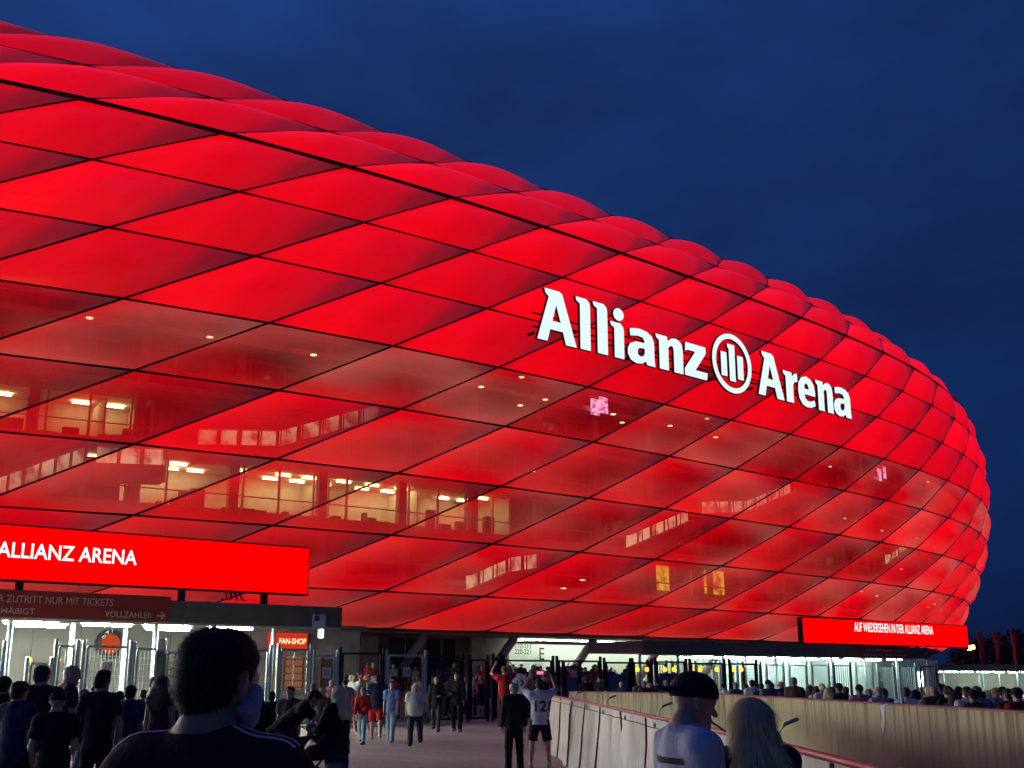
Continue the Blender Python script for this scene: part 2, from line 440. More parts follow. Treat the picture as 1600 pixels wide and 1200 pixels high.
FLOORS = [9.2, 13.2, 17.4, 21.6, 25.8, 30.0]
SA, SB, SFAR = S0 - 75, S0 + 165, S0 + 250
def arc_s(step, a=SA, b=SB):
    n = int(round((b - a) / step)); return [a + (b - a) * i / n for i in range(n + 1)]
def band(e0, z0, e1, z1, a=SA, b=SB, step=4.0):
    mb = MB(); ss = arc_s(step, a, b)
    vv = []
    for s in ss: vv += [plan_pt(s, e0, z0), plan_pt(s, e1, z1)]
    return mb.add(vv, [(2 * i, 2 * i + 2, 2 * i + 3, 2 * i + 1) for i in range(len(ss) - 1)])
def slab(e0, e1, z, th, a=SA, b=SB, step=4.0):
    ss = arc_s(step, a, b); vv = []
    for s in ss: vv += [plan_pt(s, e0, z), plan_pt(s, e1, z), plan_pt(s, e1, z - th), plan_pt(s, e0, z - th)]
    ff = []
    for i in range(len(ss) - 1):
        for k in range(4): ff.append((4 * i + k, 4 * i + (k + 1) % 4, 4 * i + 4 + (k + 1) % 4, 4 * i + 4 + k))
    ff += [(0, 1, 2, 3), (4 * len(ss) - 4, 4 * len(ss) - 3, 4 * len(ss) - 2, 4 * len(ss) - 1)]
    return MB().add(vv, ff)
EW = -10.0                                         # inner wall line
LIT0, LIT1 = s_at(128, 14, EW), s_at(800, 14, EW)  # the lit offices
YEL0, YEL1 = s_at(968, 10, EW), s_at(1122, 10, EW)
RUNS = {13.2: (LIT0, LIT1), 17.4: (s_at(-90, 19, EW), s_at(238, 19, EW))}      # storeys with lit rooms
for z in FLOORS:
    to_arena(slab(EW - .9, -7.0, z, .45, SA, SFAR).build('floor_slab', M_CONC))
# solid inner wall of each storey, broken by the run of lit offices
for i, z in enumerate(FLOORS):
    top = (FLOORS[i + 1] if i + 1 < len(FLOORS) else 36.0) - .45
    if z in RUNS:
        LIT0, LIT1 = RUNS[z]
        to_arena(band(EW - .6, z, EW - .6, top, SA, LIT0).build('inner_wall', M_CONC))
        to_arena(band(EW - .6, z, EW - .6, top, LIT1, SFAR).build('inner_wall', M_CONC))
        to_arena(band(EW - 5, z, EW - 5, top, LIT0, LIT1).build('office_back_wall', M_PALE))
        for se_ in (LIT0, LIT1): to_arena(MB().box(plan_pt(se_, EW - 2.9, (z + top) / 2), (.2, 5.2, top - z), rot_at(se_)).build('office_end_wall', M_PALE))
        to_arena(slab(EW - 5.2, EW - .9, z - .002, .45, LIT0, LIT1).build('office_floor', M_CONC))
        to_arena(slab(EW - 5.2, EW - .9, top + .452, .45, LIT0, LIT1).build('office_ceiling', M_PALE))
    else:
        to_arena(band(EW - .6, z, EW - .6, top, SA, SFAR).build('inner_wall', M_CONC))
to_arena(band(EW - .6, 5.2, EW - .6, 8.75, SA, SFAR).build('inner_wall', M_CONC))
# columns and window strips
for i, z in enumerate(FLOORS[:-1]):
    h = FLOORS[i + 1] - z - .45
    for n_, s in enumerate(arc_s(7.6)):
        if project(plan_pt(s, -7.6, z))[0] < -260: continue
        to_arena(MB().box(plan_pt(s, -9.0, z + h / 2), (.75, .6, h), rot_at(s), bevel=.05).build('column', M_CONC))
    if z in (9.2, 21.6, 13.2, 17.4):
        for n_, s in enumerate(arc_s(3.04)):
            if project(plan_pt(s, EW, z))[0] < -200 or n_ % 5 == 4: continue
            lit = z in RUNS and RUNS[z][0] < s < RUNS[z][1] - 1
            yel = z == 9.2 and YEL0 < s < YEL1
            R = rot_at(s + 1.3)
            w = to_arena(MB().box(plan_pt(s + .1, EW, z + h / 2), (.14, .2, h), rot_at(s)).build('window_mullion', M_MULL))
            if lit: continue
            m_ = M_YELLOW if yel and n_ % 4 != 2 else M_DARKGLASS
            if yel: 
                to_arena(MB().box(plan_pt(s + 1.5, EW - .2, z + 1.9), (1.9, .06, 2.4), R).build('window_pane', m_))
            else:
                to_arena(MB().box(plan_pt(s + 1.5, EW - .2, z + h / 2), (2.4, .06, h - .7), R).build('window_pane', m_))
    # rail along the open walk
    to_arena(MB().tube([plan_pt(s, -7.15, z + 1.05) for s in arc_s(4)], .05, 5).build('handrail', M_CONC))
# offices: desks, cupboards, partitions and ceiling lamps
M_FURN = mat('dark_office_furniture', (0.06, 0.05, 0.045), .6)
for zf, (ra, rb) in RUNS.items():
    s = ra + 1.2; dim = zf > 15
    while s < rb - 1:
        for e in (EW - 1.3, EW - 3.4):
            sj = s + random.uniform(-.5, .5)
            if random.random() < (.55 if dim else .9):
                to_arena(MB().box(plan_pt(sj, e, zf + 3.6), (1.2, .24, .06), rot_at(s)).build('ceiling_lamp', M_ROOM))
        for _ in range(2):
            w = random.uniform(.3, 1.7); hh = random.choice((.8, .8, 1.1, 1.7, 2.1))
            to_arena(MB().box(plan_pt(s + random.uniform(-1.2, 1.2), EW - random.uniform(.9, 3.9), zf + hh / 2), (w, .5, hh), rot_at(s), bevel=.03).build('office_furniture', M_FURN))
        if random.random() < .35:
            to_arena(MB().box(plan_pt(s + 1.3, EW - 2.6, zf + 1.75), (.14, 4.4, 3.5), rot_at(s)).build('office_partition', M_PALE))
        s += 2.9
# stairs hanging between the storeys: sloping parapet, roof slab, posts and lit openings
def stair(points, n_open, hgt=1.15):
    pts = [plan_pt(*(lambda sz: (sz[0], -5.2, sz[1]))(wall_at(px, py, -5.2))) for px, py in points]
    for a, b in zip(pts[:-1], pts[1:]):
        L_ = (b - a).length; t = (b - a).normalized(); outn = Vector((t.y, -t.x, 0)).normalized()
        if outn.y > 0: outn = -outn
        up = Vector((0, 0, 1))
        for z0, z1 in ((-1.15, 0), (hgt, hgt + .75)):
            q = [a + up * z0, b + up * z0, b + up * z1, a + up * z1]
            to_arena(MB().add(q + [p - outn * 1.6 for p in q], [(0, 1, 2, 3), (7, 6, 5, 4), (0, 4, 5, 1), (3, 2, 6, 7), (0, 3, 7, 4), (1, 5, 6, 2)]).build('stair_parapet', M_CONC))
        k = max(1, int(round(n_open * L_ / sum((y - x).length for x, y in zip(pts[:-1], pts[1:])))))
        for i in range(k):
            f0, f1 = (i + .05 + random.uniform(0, .06)) / k, (i + .95 - random.uniform(0, .08)) / k
            p0, p1 = a + (b - a) * f0 - outn * .7, a + (b - a) * f1 - outn * .7
            to_arena(MB().quad(p0, p1, p1 + up * hgt, p0 + up * hgt).build('stair_window', M_STAIRLIT))
            c_ = a + (b - a) * ((i + 1.0) / k) - outn * .2
            to_arena(MB().tube([c_, c_ + up * hgt], .06, 5).build('stair_post', M_MULL))
stair([(-40, 786), (135, 722)], 7)
stair([(312, 694), (440, 696), (600, 652)], 9)
stair([(735, 922), (800, 893), (850, 886)], 5)
stair([(985, 856), (1085, 812)], 5)
stair([(1105, 802), (1170, 800), (1245, 768)], 7)
stair([(1392, 882), (1432, 852)], 4)
stair([(150, 722), (260, 726)], 3)
# downlights under the upper floors
for px, py in ((140, 497), (328, 527), (490, 555), (752, 605), (815, 590), (852, 625), (813, 634), (958, 648), (972, 661), (1047, 666), (1105, 655), (1118, 684), (1297, 730), (1450, 754), (1008, 612),
               (1320, 811), (1338, 815), (1378, 830), (1402, 843), (1432, 842), (1460, 856), (1346, 925), (1370, 932), (1450, 950), (1470, 955), (1460, 945), (1408, 890), (1500, 938), (1436, 905), (832, 737), (910, 907), (880, 920)):
    s, z = wall_at(px, py, -6.0)
    far = 1 if px < 1200 else .6
    to_arena(MB().tube([plan_pt(s, -6, z), plan_pt(s, -6, z + .06)], .24 * far, 10).build('downlight', M_DOWN))
for px, py, w in ((930, 636, 1.1), (943, 633, 1.1), (1374, 742, 1.2), (1382, 739, .8)):
    s, z = wall_at(px, py, -6.5)
    to_arena(MB().box(plan_pt(s, -6.5, z), (w, .08, 1.5), rot_at(s)).build('video_screen', M_PINK))
# ------------------------------------------------------------------ ground storey under the rim
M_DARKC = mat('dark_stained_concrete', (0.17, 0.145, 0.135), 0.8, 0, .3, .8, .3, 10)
M_MINT = mat('pale_mint_wall', (0.66, 0.76, 0.66), 0.55, 0, .05, 1)
M_BLACKPAINT = mat('black_lettering', (0.02, 0.022, 0.02), .6)
EB = -13.0
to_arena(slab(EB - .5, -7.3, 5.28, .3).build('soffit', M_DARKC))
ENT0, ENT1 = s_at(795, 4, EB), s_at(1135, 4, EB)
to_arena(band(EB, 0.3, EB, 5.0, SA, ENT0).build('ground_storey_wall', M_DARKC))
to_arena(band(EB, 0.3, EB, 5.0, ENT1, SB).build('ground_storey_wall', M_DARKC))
to_arena(band(EB - .3, 0.3, EB - .3, 5.0, ENT0, ENT1).build('entrance_wall', M_MINT))
for n_, s in enumerate(arc_s(3.9)):
    x_ = project(plan_pt(s, EB, 2))[0]
    if x_ < 380 or ENT0 - 1.5 < s < ENT1 + 1.5: continue
    if n_ % 3 == 0:
        to_arena(MB().box(plan_pt(s, EB + .35, 2.7), (1.7, .6, 4.6), rot_at(s), bevel=.05).build('pier', M_CONC))
    else:
        to_arena(MB().box(plan_pt(s, EB + .12, 2.65), (3.0, .1, 4.3), rot_at(s)).build('dark_glazed_door', M_DARKGLASS))
        to_arena(MB().box(plan_pt(s, EB + .2, 2.65), (.1, .1, 4.3), rot_at(s)).build('door_mullion', M_MULL))
for n_, s in enumerate(arc_s(9.6)):
    if project(plan_pt(s, -8, 3))[0] < 380: continue
    a = plan_pt(s, -11.6, .3); b = plan_pt(s + 1.6, -8.4, 5.0)
    to_arena(MB().tube([a, b], .42, 10, .34).build('leaning_column', M_CONC, smooth=True))
for s in arc_s(2.6, ENT0 + .6, ENT1 - .6):                   # lamps over the entrance
    to_arena(MB().box(plan_pt(s + .3, EB + 1.4, 4.88), (2.2, .22, .1), rot_at(s)).build('entrance_lamp', M_LAMP))
def wall_text(body, px, py, size, e, m, name='lettering'):
    s, z = wall_at(px, py, e)
    o = link(name, text_mesh(body, size, .004, 'CENTER'), m)
    o['kind'] = 'stuff'; frame(o, tangent(s), (0, 0, 1), plan_pt(s, e, z)); bpy.context.view_layer.update()
    o.parent = arena; o.matrix_parent_inverse = AINV
    return o
wall_text('E', 846, 1031, 1.55, EB + .1, M_BLACKPAINT)
wall_text('112-113', 817, 1013, .62, EB + .1, M_BLACKPAINT)
wall_text('220-221', 817, 1022, .62, EB + .1, M_BLACKPAINT)
s, z = wall_at(855, 1004, -8.5)                              # the long pointed blade over the entrance
mb = MB(); a, b = s_at(782, z, -8.5), s_at(925, z, -8.5)
P0, P1, P2 = plan_pt(a, -8.5, z), plan_pt(a + 5, -8.5, z), plan_pt(b, -8.5, z)
n0 = outward(s)
vv = [P0 - Vector((0, 0, .12)), P1 - Vector((0, 0, .14)), P2 - Vector((0, 0, .14)), P2 + Vector((0, 0, .14)), P1 + Vector((0, 0, .16))]
mb.add(vv + [v - n0 * .5 for v in vv], [(0, 1, 2, 3, 4), (9, 8, 7, 6, 5), (0, 5, 6, 1), (1, 6, 7, 2), (2, 7, 8, 3), (3, 8, 9, 4), (4, 9, 5, 0)])
to_arena(mb.build('entrance_blade', M_CONC))

# ------------------------------------------------------------------ the lit name on the skin
def arc2(cx, cy, rx, ry, a0, a1, n=28):
    return [(cx + rx * math.cos(math.radians(a0 + (a1 - a0) * i / n)), cy + ry * math.sin(math.radians(a0 + (a1 - a0) * i / n))) for i in range(n)]
GLYPH = {
 'A': [[(0, 0), (.22, 0), (.285, .235), (.585, .235), (.65, 0), (.89, 0), (.60, .86), (.575, .95), (.50, 1), (.17, 1), (.19, .92), (.265, .86)], [(.335, .40), (.535, .40), (.43, .74)]],
 'l': [[(.09, 0), (.30, 0), (.30, .86), (.285, .94), (.22, 1), (0, 1), (.015, .93), (.09, .88)]],
 'i': [[(.09, 0), (.30, 0), (.30, .57), (.285, .64), (.22, .70), (0, .70), (.015, .63), (.09, .59)], arc2(.19, .875, .115, .125, 0, 360)],
 'a': [[(.59, 0), (.42, 0), (.39, .07), (.30, .005), (.18, -.015), (.06, .03), (0, .14), (0, .25), (.05, .36), (.17, .425), (.37, .435), (.37, .48), (.33, .545), (.22, .555), (.06, .52), (.05, .66), (.15, .69), (.26, .705), (.42, .68), (.53, .61), (.575, .48), (.575, .12)],
       [(.37, .325), (.25, .315), (.205, .26), (.21, .17), (.27, .135), (.34, .17), (.37, .23)]],
 'n': [[(.08, 0), (.28, 0), (.28, .46), (.31, .51), (.37, .535), (.405, .515), (.415, .45), (.415, 0), (.62, 0), (.62, .5), (.60, .61), (.54, .68), (.46, .71), (.36, .685), (.275, .61), (.255, .70), (0, .70), (.02, .63), (.08, .59)]],
 'z': [[(0, 0), (.53, 0), (.55, .15), (.25, .15), (.52, .56), (.52, .70), (.03, .70), (.02, .52), (.09, .55), (.27, .55), (0, .14)]],
 'r': [[(.08, 0), (.28, 0), (.28, .42), (.33, .49), (.42, .52), (.42, .71), (.34, .69), (.27, .60), (.25, .70), (0, .70), (.02, .63), (.08, .59)]],
 'e': [[(.56, .06), (.42, 0), (.27, -.015), (.13, .03), (.035, .15), (0, .34), (.03, .53), (.13, .66), (.28, .71), (.43, .665), (.53, .55), (.565, .4), (.565, .285), (.20, .285), (.22, .18), (.30, .13), (.42, .14), (.53, .19)],
       [(.20, .41), (.37, .41), (.355, .50), (.29, .56), (.22, .51)]],
 'o': [arc2(.5, .5, .5, .5, 0, 360, 40), arc2(.5, .5, .415, .415, 0, 360, 40), [(.22, .26), (.36, .26), (.36, .66), (.22, .66)],
       [(.43, .20), (.57, .20), (.57, .82), (.39, .82), (.40, .76), (.43, .74)], [(.64, .26), (.78, .26), (.78, .66), (.64, .66)]],
}
def glyph_mesh(ch, w, h, grow=0.0, depth=.02):
    cu = bpy.data.curves.new('glyph', 'CURVE'); cu.dimensions = '2D'; cu.fill_mode = 'BOTH'; cu.extrude = depth; cu.offset = grow
    x1 = max(p[0] for sp in GLYPH[ch] for p in sp)
    for sp in GLYPH[ch]:
        q = cu.splines.new('POLY'); q.points.add(len(sp) - 1); q.use_cyclic_u = True
        for i, (x, y) in enumerate(sp): q.points[i].co = (x / x1 * w, y * h, 0, 1)
    o = bpy.data.objects.new('glyph', cu); COL.objects.link(o); bpy.context.view_layer.update()
    me = bpy.data.meshes.new_from_object(o.evaluated_get(bpy.context.evaluated_depsgraph_get()))
    bpy.data.objects.remove(o); bpy.data.curves.remove(cu)
    return me
M_SIGNWHITE = glow('white_lit_letter_face', (0.80, 0.98, 1.0), 1.0)
M_SIGNSIDE = mat('black_letter_casing', (0.02, 0.03, 0.04), .5)
ES = 2.6
sb, zb = wall_at(838, 529, ES)
se, ze = wall_at(1328, 655, ES)
sign = thing('illuminated_sign', 'large white lit lettering with a ringed three-bar emblem mounted on the red skin', 'sign', plan_pt((sb + se) / 2, ES, (zb + ze) / 2))
bpy.context.view_layer.update(); SINV = sign.matrix_world.inverted()
HL = (wall_at(852, 451, ES)[1] - zb)
def sign_pt(px):                                   # run along the line of letters
    f = (s_at(px, zb, ES) - sb) / (se - sb); return s_at(px, zb, ES), zb + (ze - zb) * f
def put_sign(o):
    bpy.context.view_layer.update(); o.parent = sign; o.matrix_parent_inverse = SINV; return o
for ch, x0, x1, hh, dz in (('A', 838, 899, 1, 0), ('l', 899, 921, 1, 0), ('l', 926, 948, 1, 0), ('i', 953, 974, 1, 0), ('a', 980, 1022, 1, 0), ('n', 1024, 1066, 1, 0), ('z', 1069, 1104, 1, 0), ('o', 1113, 1174, 1.30, -.13),
                           ('A', 1184, 1224, 1, 0), ('r', 1224, 1246, 1, 0), ('e', 1247, 1273, 1, 0), ('n', 1275, 1301, 1, 0), ('a', 1303, 1329, 1, 0)):
    s0_, z0_ = sign_pt(x0); s1_, _ = sign_pt(x1)
    p0 = plan_pt(s0_, ES, z0_ + dz * HL); p1 = plan_pt(s1_, ES, z0_ + dz * HL)
    w = (p1 - p0).length; r = (p1 - p0).normalized(); n = r.cross(Vector((0, 0, 1)))
    body = link('emblem' if ch == 'o' else 'letter', glyph_mesh(ch, w, HL * hh, .055, .11), M_SIGNSIDE)
    frame(body, r, (0, 0, 1), p0); put_sign(body)
    face = link('lit_face', glyph_mesh(ch, w, HL * hh, 0.0, .02), M_SIGNWHITE)
    frame(face, r, (0, 0, 1), p0 + n * .14)
    bpy.context.view_layer.update(); face.parent = body; face.matrix_parent_inverse = body.matrix_world.inverted()
for f in (.36, .62):                               # carrier rails and their struts behind the letters
    pts = [plan_pt(sb + (se - sb) * t, ES - .45, zb + (ze - zb) * t + HL * (f - .1)) for t in np.linspace(0, 1, 14)]
    put_sign(MB().tube(pts, .07, 6).build('carrier_rail', M_SIGNSIDE))
for t in np.linspace(.0, 1, 9):
    s = sb + (se - sb) * t; z = zb + (ze - zb) * t + HL * .12
    put_sign(MB().tube([plan_pt(s, 1.2, z), plan_pt(s, ES - .3, z)], .14, 8).build('strut', M_SIGNSIDE))
# ------------------------------------------------------------------ the line of ticket gates
DL = Vector((math.sin(math.radians(49.9)), math.cos(math.radians(49.9)), 0)); NL = Vector((DL.y, -DL.x, 0))   # along the line / towards the forecourt
PL = at(532, 981, 44.0); PL.z = 0
PRT = at(1255, 1000, 78.0); PRT.z = 0
RL = Matrix((DL, -NL, Vector((0, 0, 1)))).transposed()
RZ = math.atan2(DL.y, DL.x)
def t_at(P, px, z, off=0.0):
    """how far along the line through P the column px stands, at height z, off metres towards the forecourt"""
    q = P + NL * off; k = (px - 800) / FPX; cp, sp = math.cos(PITCH), math.sin(PITCH)
    return (k * (q.y * cp + (z - CAMZ) * sp) - q.x) / (DL.x - k * DL.y * cp)
def z_at(P, px, py, off=0.0):
    z = 3.0
    for _ in range(8):
        p = P + NL * off + DL * t_at(P, px, z, off); p.z = z; z += (project(p)[1] - py) * p.y / 1914.0
    return z
M_FASCIA = mat('grey_painted_fascia', (0.115, 0.10, 0.095), .6, 0, .18, 1.5, .15, 30)
M_GALV = mat('galvanised_steel', (0.47, 0.58, 0.55), .42, .35, .12, 5)
M_DKSTEEL = mat('dark_fence_steel', (0.035, 0.037, 0.04), .45, .5)
M_REDSIGN = mat('dull_red_sign_panel', (0.27, 0.035, 0.028), .5, 0, .08, 1)
M_SIGNTXT = mat('pale_sign_lettering', (0.62, 0.50, 0.47), .6, 0, .03)
M_TUBE = glow('fluorescent_tube', (0.93, 1.0, 0.90), 380.0)
M_TUBE_FAR = glow('far_fluorescent_tube', (0.78, 1.0, 0.92), 52.0)
M_LED = glow('red_led_screen', (1.0, 0.0, 0.0), 1.15)
M_LEDTXT = glow('white_led_lettering', (1.0, 0.97, 1.0), 1.6, False)
M_BOOTH = mat('pale_booth_panel', (0.62, 0.70, 0.68), .5, 0, .06, 1)
M_KIOSK = mat('beige_render_wall', (0.15, 0.145, 0.125), .8, 0, .1, 1.2)
M_WHITE = mat('white_plate', (0.78, 0.78, 0.75), .5, 0, .04)
M_BLUE = mat('navy_pictogram', (0.02, 0.04, 0.12), .5)

def canopy(name, label, P, px0, px1, zb, zt, depth, lamp_step, posts, lamps=(.0, 1e9), off=0.0, tube=None, ta=None):
    tb = t_at(P, px1, zb, off); ta = t_at(P, px0, zb, off) if ta is None else ta; tube = tube or M_TUBE_FAR
    org = P + NL * off + DL * ta
    root = thing(name, label, 'canopy', org, RZ)
    Lg = tb - ta
    MB().box((Lg / 2, depth / 2 + .06, (zb + zt) / 2 + .02), (Lg - .12, depth, zt - zb - .12)).build('roof', M_FASCIA, root)
    x = 0; step = Lg / max(1, round(Lg / 6.2))
    while x < Lg - .1:                                            # fascia of butted sheet panels
        MB().box((x + step / 2, 0, (zb + zt) / 2), (step - .025, .11, zt - zb), bevel=.015).build('fascia_panel', M_FASCIA, root); x += step
    MB().box((Lg / 2, .10, zb - .035), (Lg, .08, .07)).build('light_rail', M_GALV, root)
    n = int(Lg / lamp_step)
    for i in range(n):
        for row, yy in enumerate((.55, depth * .62)):
            xx = (i + .5 + .18 * (row - .5) * 2) * lamp_step + random.uniform(-.12, .12)
            if not lamps[0] <= xx / Lg <= lamps[1]: continue
            if row == 1 and random.random() < .15: continue
            lm = MB().box((xx, yy, zb - .10), (lamp_step * .72, .16, .09), bevel=.04).build('tube_lamp', tube, root)
            MB().box((xx, yy, zb - .03), (lamp_step * .78, .2, .05)).build('lamp_housing', M_GALV, lm)
    for px, yy in posts:
        xx = t_at(P, px, 1.8, off - yy) - ta
        MB().tube([(xx, yy, 0), (xx, yy, zb + .05)], .085, 10).build('post', M_GALV, root, True)
    return root, ta, tb
ZB, ZT = z_at(PL, 532, 981), z_at(PL, 532, 949)
canL, TA, TB = canopy('gate_canopy', 'long grey canopy over white steel ticket gates carrying a dull red fascia sign', PL, -900, 533, ZB, ZT, 4.2, 2.3,
                      ((8, .3), (107, 2.6), (238, .3), (424, .3), (190, 3.6), (330, .3)), (0, .92), 0.0, M_TUBE, -44.0)
org = PL + DL * TA
def on_fascia(o, px, z, parent, P=PL, T0=None, out=.075, depth=0.0):
    T0 = TA if T0 is None else T0
    o.location = (t_at(P, px, z) - T0, -out, z); o.rotation_euler = (math.pi / 2, 0, 0); o.parent = parent
    return o
x0, x1 = t_at(PL, -120, 3.8) - TA, t_at(PL, 263, 3.8) - TA
zt_red = ZT + .10
MB().box(((x0 + x1) / 2, -.085, (ZB + zt_red) / 2 + .02), (x1 - x0, .05, zt_red - ZB - .02)).build('sign_panel', M_REDSIGN, canL)
def fit_text(body, px0, px1, zc, P, T0, parent, m, out, hgt=None, bold=0.0, space=1.0, name='lettering'):
    """lettering that runs from column px0 to px1 on the face of the line through P"""
    a, b = t_at(P, px0, zc, out), t_at(P, px1, zc, out)
    me = text_mesh(body, 1.0, .0, 'LEFT', 0, bold, space)
    co = np.empty(len(me.vertices) * 3, np.float32); me.vertices.foreach_get('co', co); co = co.reshape(-1, 3)
    w = co[:, 0].max() - co[:, 0].min(); sx = (b - a) / w; sy = sx if hgt is None else hgt / (co[:, 1].max() - 0)
    co[:, 0] = (co[:, 0] - co[:, 0].min()) * sx; co[:, 1] *= sy
    me.vertices.foreach_set('co', co.ravel()); me.update()
    o = link(name, me, m, parent); o['kind'] = 'stuff'
    o.location = (a - T0, -out, zc); o.rotation_euler = (math.pi / 2, 0, 0)
    return o
dz = (zt_red - ZB)
fit_text('HIER ZUTRITT NUR MIT TICKETS', -24, 176, ZB + dz * .56, PL, TA, canL, M_SIGNTXT, .115, dz * .26)
fit_text('ERMÄßIGT', -17, 54, ZB + dz * .16, PL, TA, canL, M_SIGNTXT, .115, dz * .25, .012)
fit_text('VOLLZAHLER', 163, 237, ZB + dz * .15, PL, TA, canL, M_SIGNTXT, .115, dz * .23, .012)
xa = t_at(PL, 242, ZB) - TA; za = ZB + dz * .26
MB().add([(xa, -.115, za - .03), (xa + .16, -.115, za - .03), (xa + .13, -.115, za - .12), (xa + .19, -.115, za - .12), (xa + .31, -.115, za), (xa + .19, -.115, za + .12), (xa + .13, -.115, za + .12), (xa + .16, -.115, za + .03), (xa, -.115, za + .03)],
         [tuple(range(9))]).build('arrow', M_SIGNTXT, canL)
xp = t_at(PL, 496, ZB + .3) - TA
pl = MB().box((xp, -.10, ZB + .24), (.52, .05, .44)).build('notice_plate', M_WHITE, canL)
MB().box((xp - .1, -.128, ZB + .32), (.2, .012, .2)).build('pictogram', M_BLUE, pl)
hl = MB().box((xp + .22, .1, ZB - .22), (.18, .18, .34), bevel=.03).build('hanging_lantern', glow('lantern', (.85, 1, .9), 2.0), canL)

def led_board(label, P, px0, px1, py0, py1, words, tx0, tx1, tpy, posts, zfoot, hgt):
    z0, z1 = z_at(P, px1, py1, .1), z_at(P, px1, py0, .1)
    ta, tb = t_at(P, px0, z0, .1), t_at(P, px1, z0, .1)
    root = thing('led_board', label, 'display board', P + NL * .1 + DL * ta, RZ)
    Lg = tb - ta
    MB().box((Lg / 2, .22, (z0 + z1) / 2), (Lg + .12, .40, z1 - z0 + .12), bevel=.02).build('casing', M_DKSTEEL, root)
    n = max(2, round(Lg / 2.4))
    for i in range(n):                                             # the screen is made of butted cabinets
        MB().box((Lg * (i + .5) / n, 0.0, (z0 + z1) / 2), (Lg / n - .004, .03, z1 - z0)).build('screen_cabinet', M_LED, root)
    zc = z_at(P, tx1, tpy, .13)
    o = fit_text(words, tx0, tx1, zc, P + NL * .1, ta, root, M_LEDTXT, .02, hgt, .012 if P is PL else .0)
    for px in posts:
        xx = t_at(P, px, z0 - .3, -.1) - ta
        MB().box((xx, .25, (z0 + zfoot) / 2 - .03), (.2, .2, z0 - zfoot + .1)).build('post', M_DKSTEEL, root)
    return root, ta, z0
led1, _ta, _z0 = led_board('long red lit board with white capitals standing on the canopy with the dull red sign', PL, -600, 480, 857, 928, 'AUF WIEDERSEHEN IN DER ALLIANZ ARENA', -455, 213, 882, (-120, 30, 284, 413), ZT + .08, .47)
xx = t_at(PL, 365, 5) - _ta
for q in range(4):
    MB().tube([(xx - .25 + q * .16, .2, _z0), (xx - .2 + q * .2, .15, _z0 - .3), (xx - .4 + q * .3, .2, ZT + .1)], .035, 6).build('cable', M_DKSTEEL, led1, True)

# ------------------------------------------------------------------ gates under the canopy and the fence
def plate(parent, x, z, body, y=-.06, w=.34):
    p = MB().box((x, y, z), (w, .02, w * 1.1)).build('number_plate', M_WHITE, parent)
    o = link('lettering', text_mesh(body, w * .8, 0, 'CENTER'), M_BLACKPAINT, p); o['kind'] = 'stuff'
    o.location = (x, y - .014, z - w * .27); o.rotation_euler = (math.pi / 2, 0, 0)
def gate(P, px0, px1, label, style, h=2.7, off=0.0, number=None, m=None, group=None, name='entrance_gate'):
    m = m or M_GALV
    ta, tb = t_at(P, px0, 1.8, off), t_at(P, px1, 1.8, off); w = tb - ta
    root = thing(name, label, 'gate', P + NL * off + DL * ta, RZ, group)
    for x in (0, w): MB().box((x, 0, h / 2 + .08), (.11, .11, h + .16), bevel=.015).build('post', m, root)
    a, b = .12, w - .12
    f = MB().box(((a + b) / 2, 0, h - .06), (b - a, .06, .08)).box(((a + b) / 2, 0, .12), (b - a, .06, .08)).box((a, 0, h / 2), (.07, .07, h - .2)).box((b, 0, h / 2), (.07, .07, h - .2))
    f.build('leaf_frame', m, root)
    if style == 'mesh':
        w_ = MB(); n = max(4, int((b - a) / .11))
        for i in range(1, n): w_.box((a + (b - a) * i / n, 0, h / 2), (.014, .014, h - .3))
        for i in range(1, 12): w_.box(((a + b) / 2, .015, .15 + (h - .3) * i / 12), (b - a, .012, .014))
        o = w_.build('wire_mesh', m, root); o['kind'] = 'stuff'
    elif style == 'rungs':
        for i in range(1, 10): MB().box(((a + b) / 2, 0, .15 + (h - .3) * i / 10), (b - a - .06, .03, .035)).build('rung', m, root)
        MB().box(((a + b) / 2, .03, h / 2), (.03, .03, h - .3)).build('upright', m, root)
    elif style == 'bars':
        n = max(3, int((b - a) / .22))
        for i in range(1, n): MB().tube([(a + (b - a) * i / n, 0, .12), (a + (b - a) * i / n, 0, h - .1)], .022, 6).build('bar', m, root)
    elif style == 'glass':
        MB().box(((a + b) / 2, .01, h / 2), (b - a - .05, .012, h - .3)).build('pane', glass('clear_pane', (.62, .64, .62)), root)
    elif style == 'board':
        MB().box(((a + b) / 2, .01, h * .56), ((b - a) * .9, .03, h * .42), bevel=.01).build('board', mat('grey_board', (.20, .20, .21), .6, 0, .1), root)
    if number: plate(root, (a + b) / 2, h * .74, number)
    return root
gate(PL, 83, 117, 'narrow open-framed white gate left of the gate numbered 17', 'rungs', 2.75)
gate(PL, 127, 201, 'wide white wire-mesh gate with number plate 17', 'mesh', 2.75, .0, '17')
gate(PL, 206, 246, 'white wire gate right of the gate numbered 17', 'mesh', 2.7)
gate(PL, 254, 300, 'white barred gate right of the dark post', 'rungs', 2.6)
gate(PL, 312, 352, 'white barred gate behind the dark-haired man in the white-collared shirt', 'bars', 2.6)
gate(PL, 372, 421, 'white runged gate left of the fan shop sign post', 'rungs', 2.7)
gate(PL, 433, 484, 'white runged gate below the lit red shop sign', 'rungs', 2.75)
gate(PL, -40, 2, 'white barred gate at the far left of the canopy', 'bars', 2.7)
gate(PL, 40, 78, 'low white barred gate beside the yellow pole lamp', 'bars', 2.2)
gate(PL, 490, 526, 'grey glazed gate at the end of the near canopy, plate 35', 'glass', 2.55, 0, '35')
dp = MB().box((0, 0, 1.5), (.26, .26, 3.0), bevel=.03).build('gate_pillar', M_DKSTEEL)
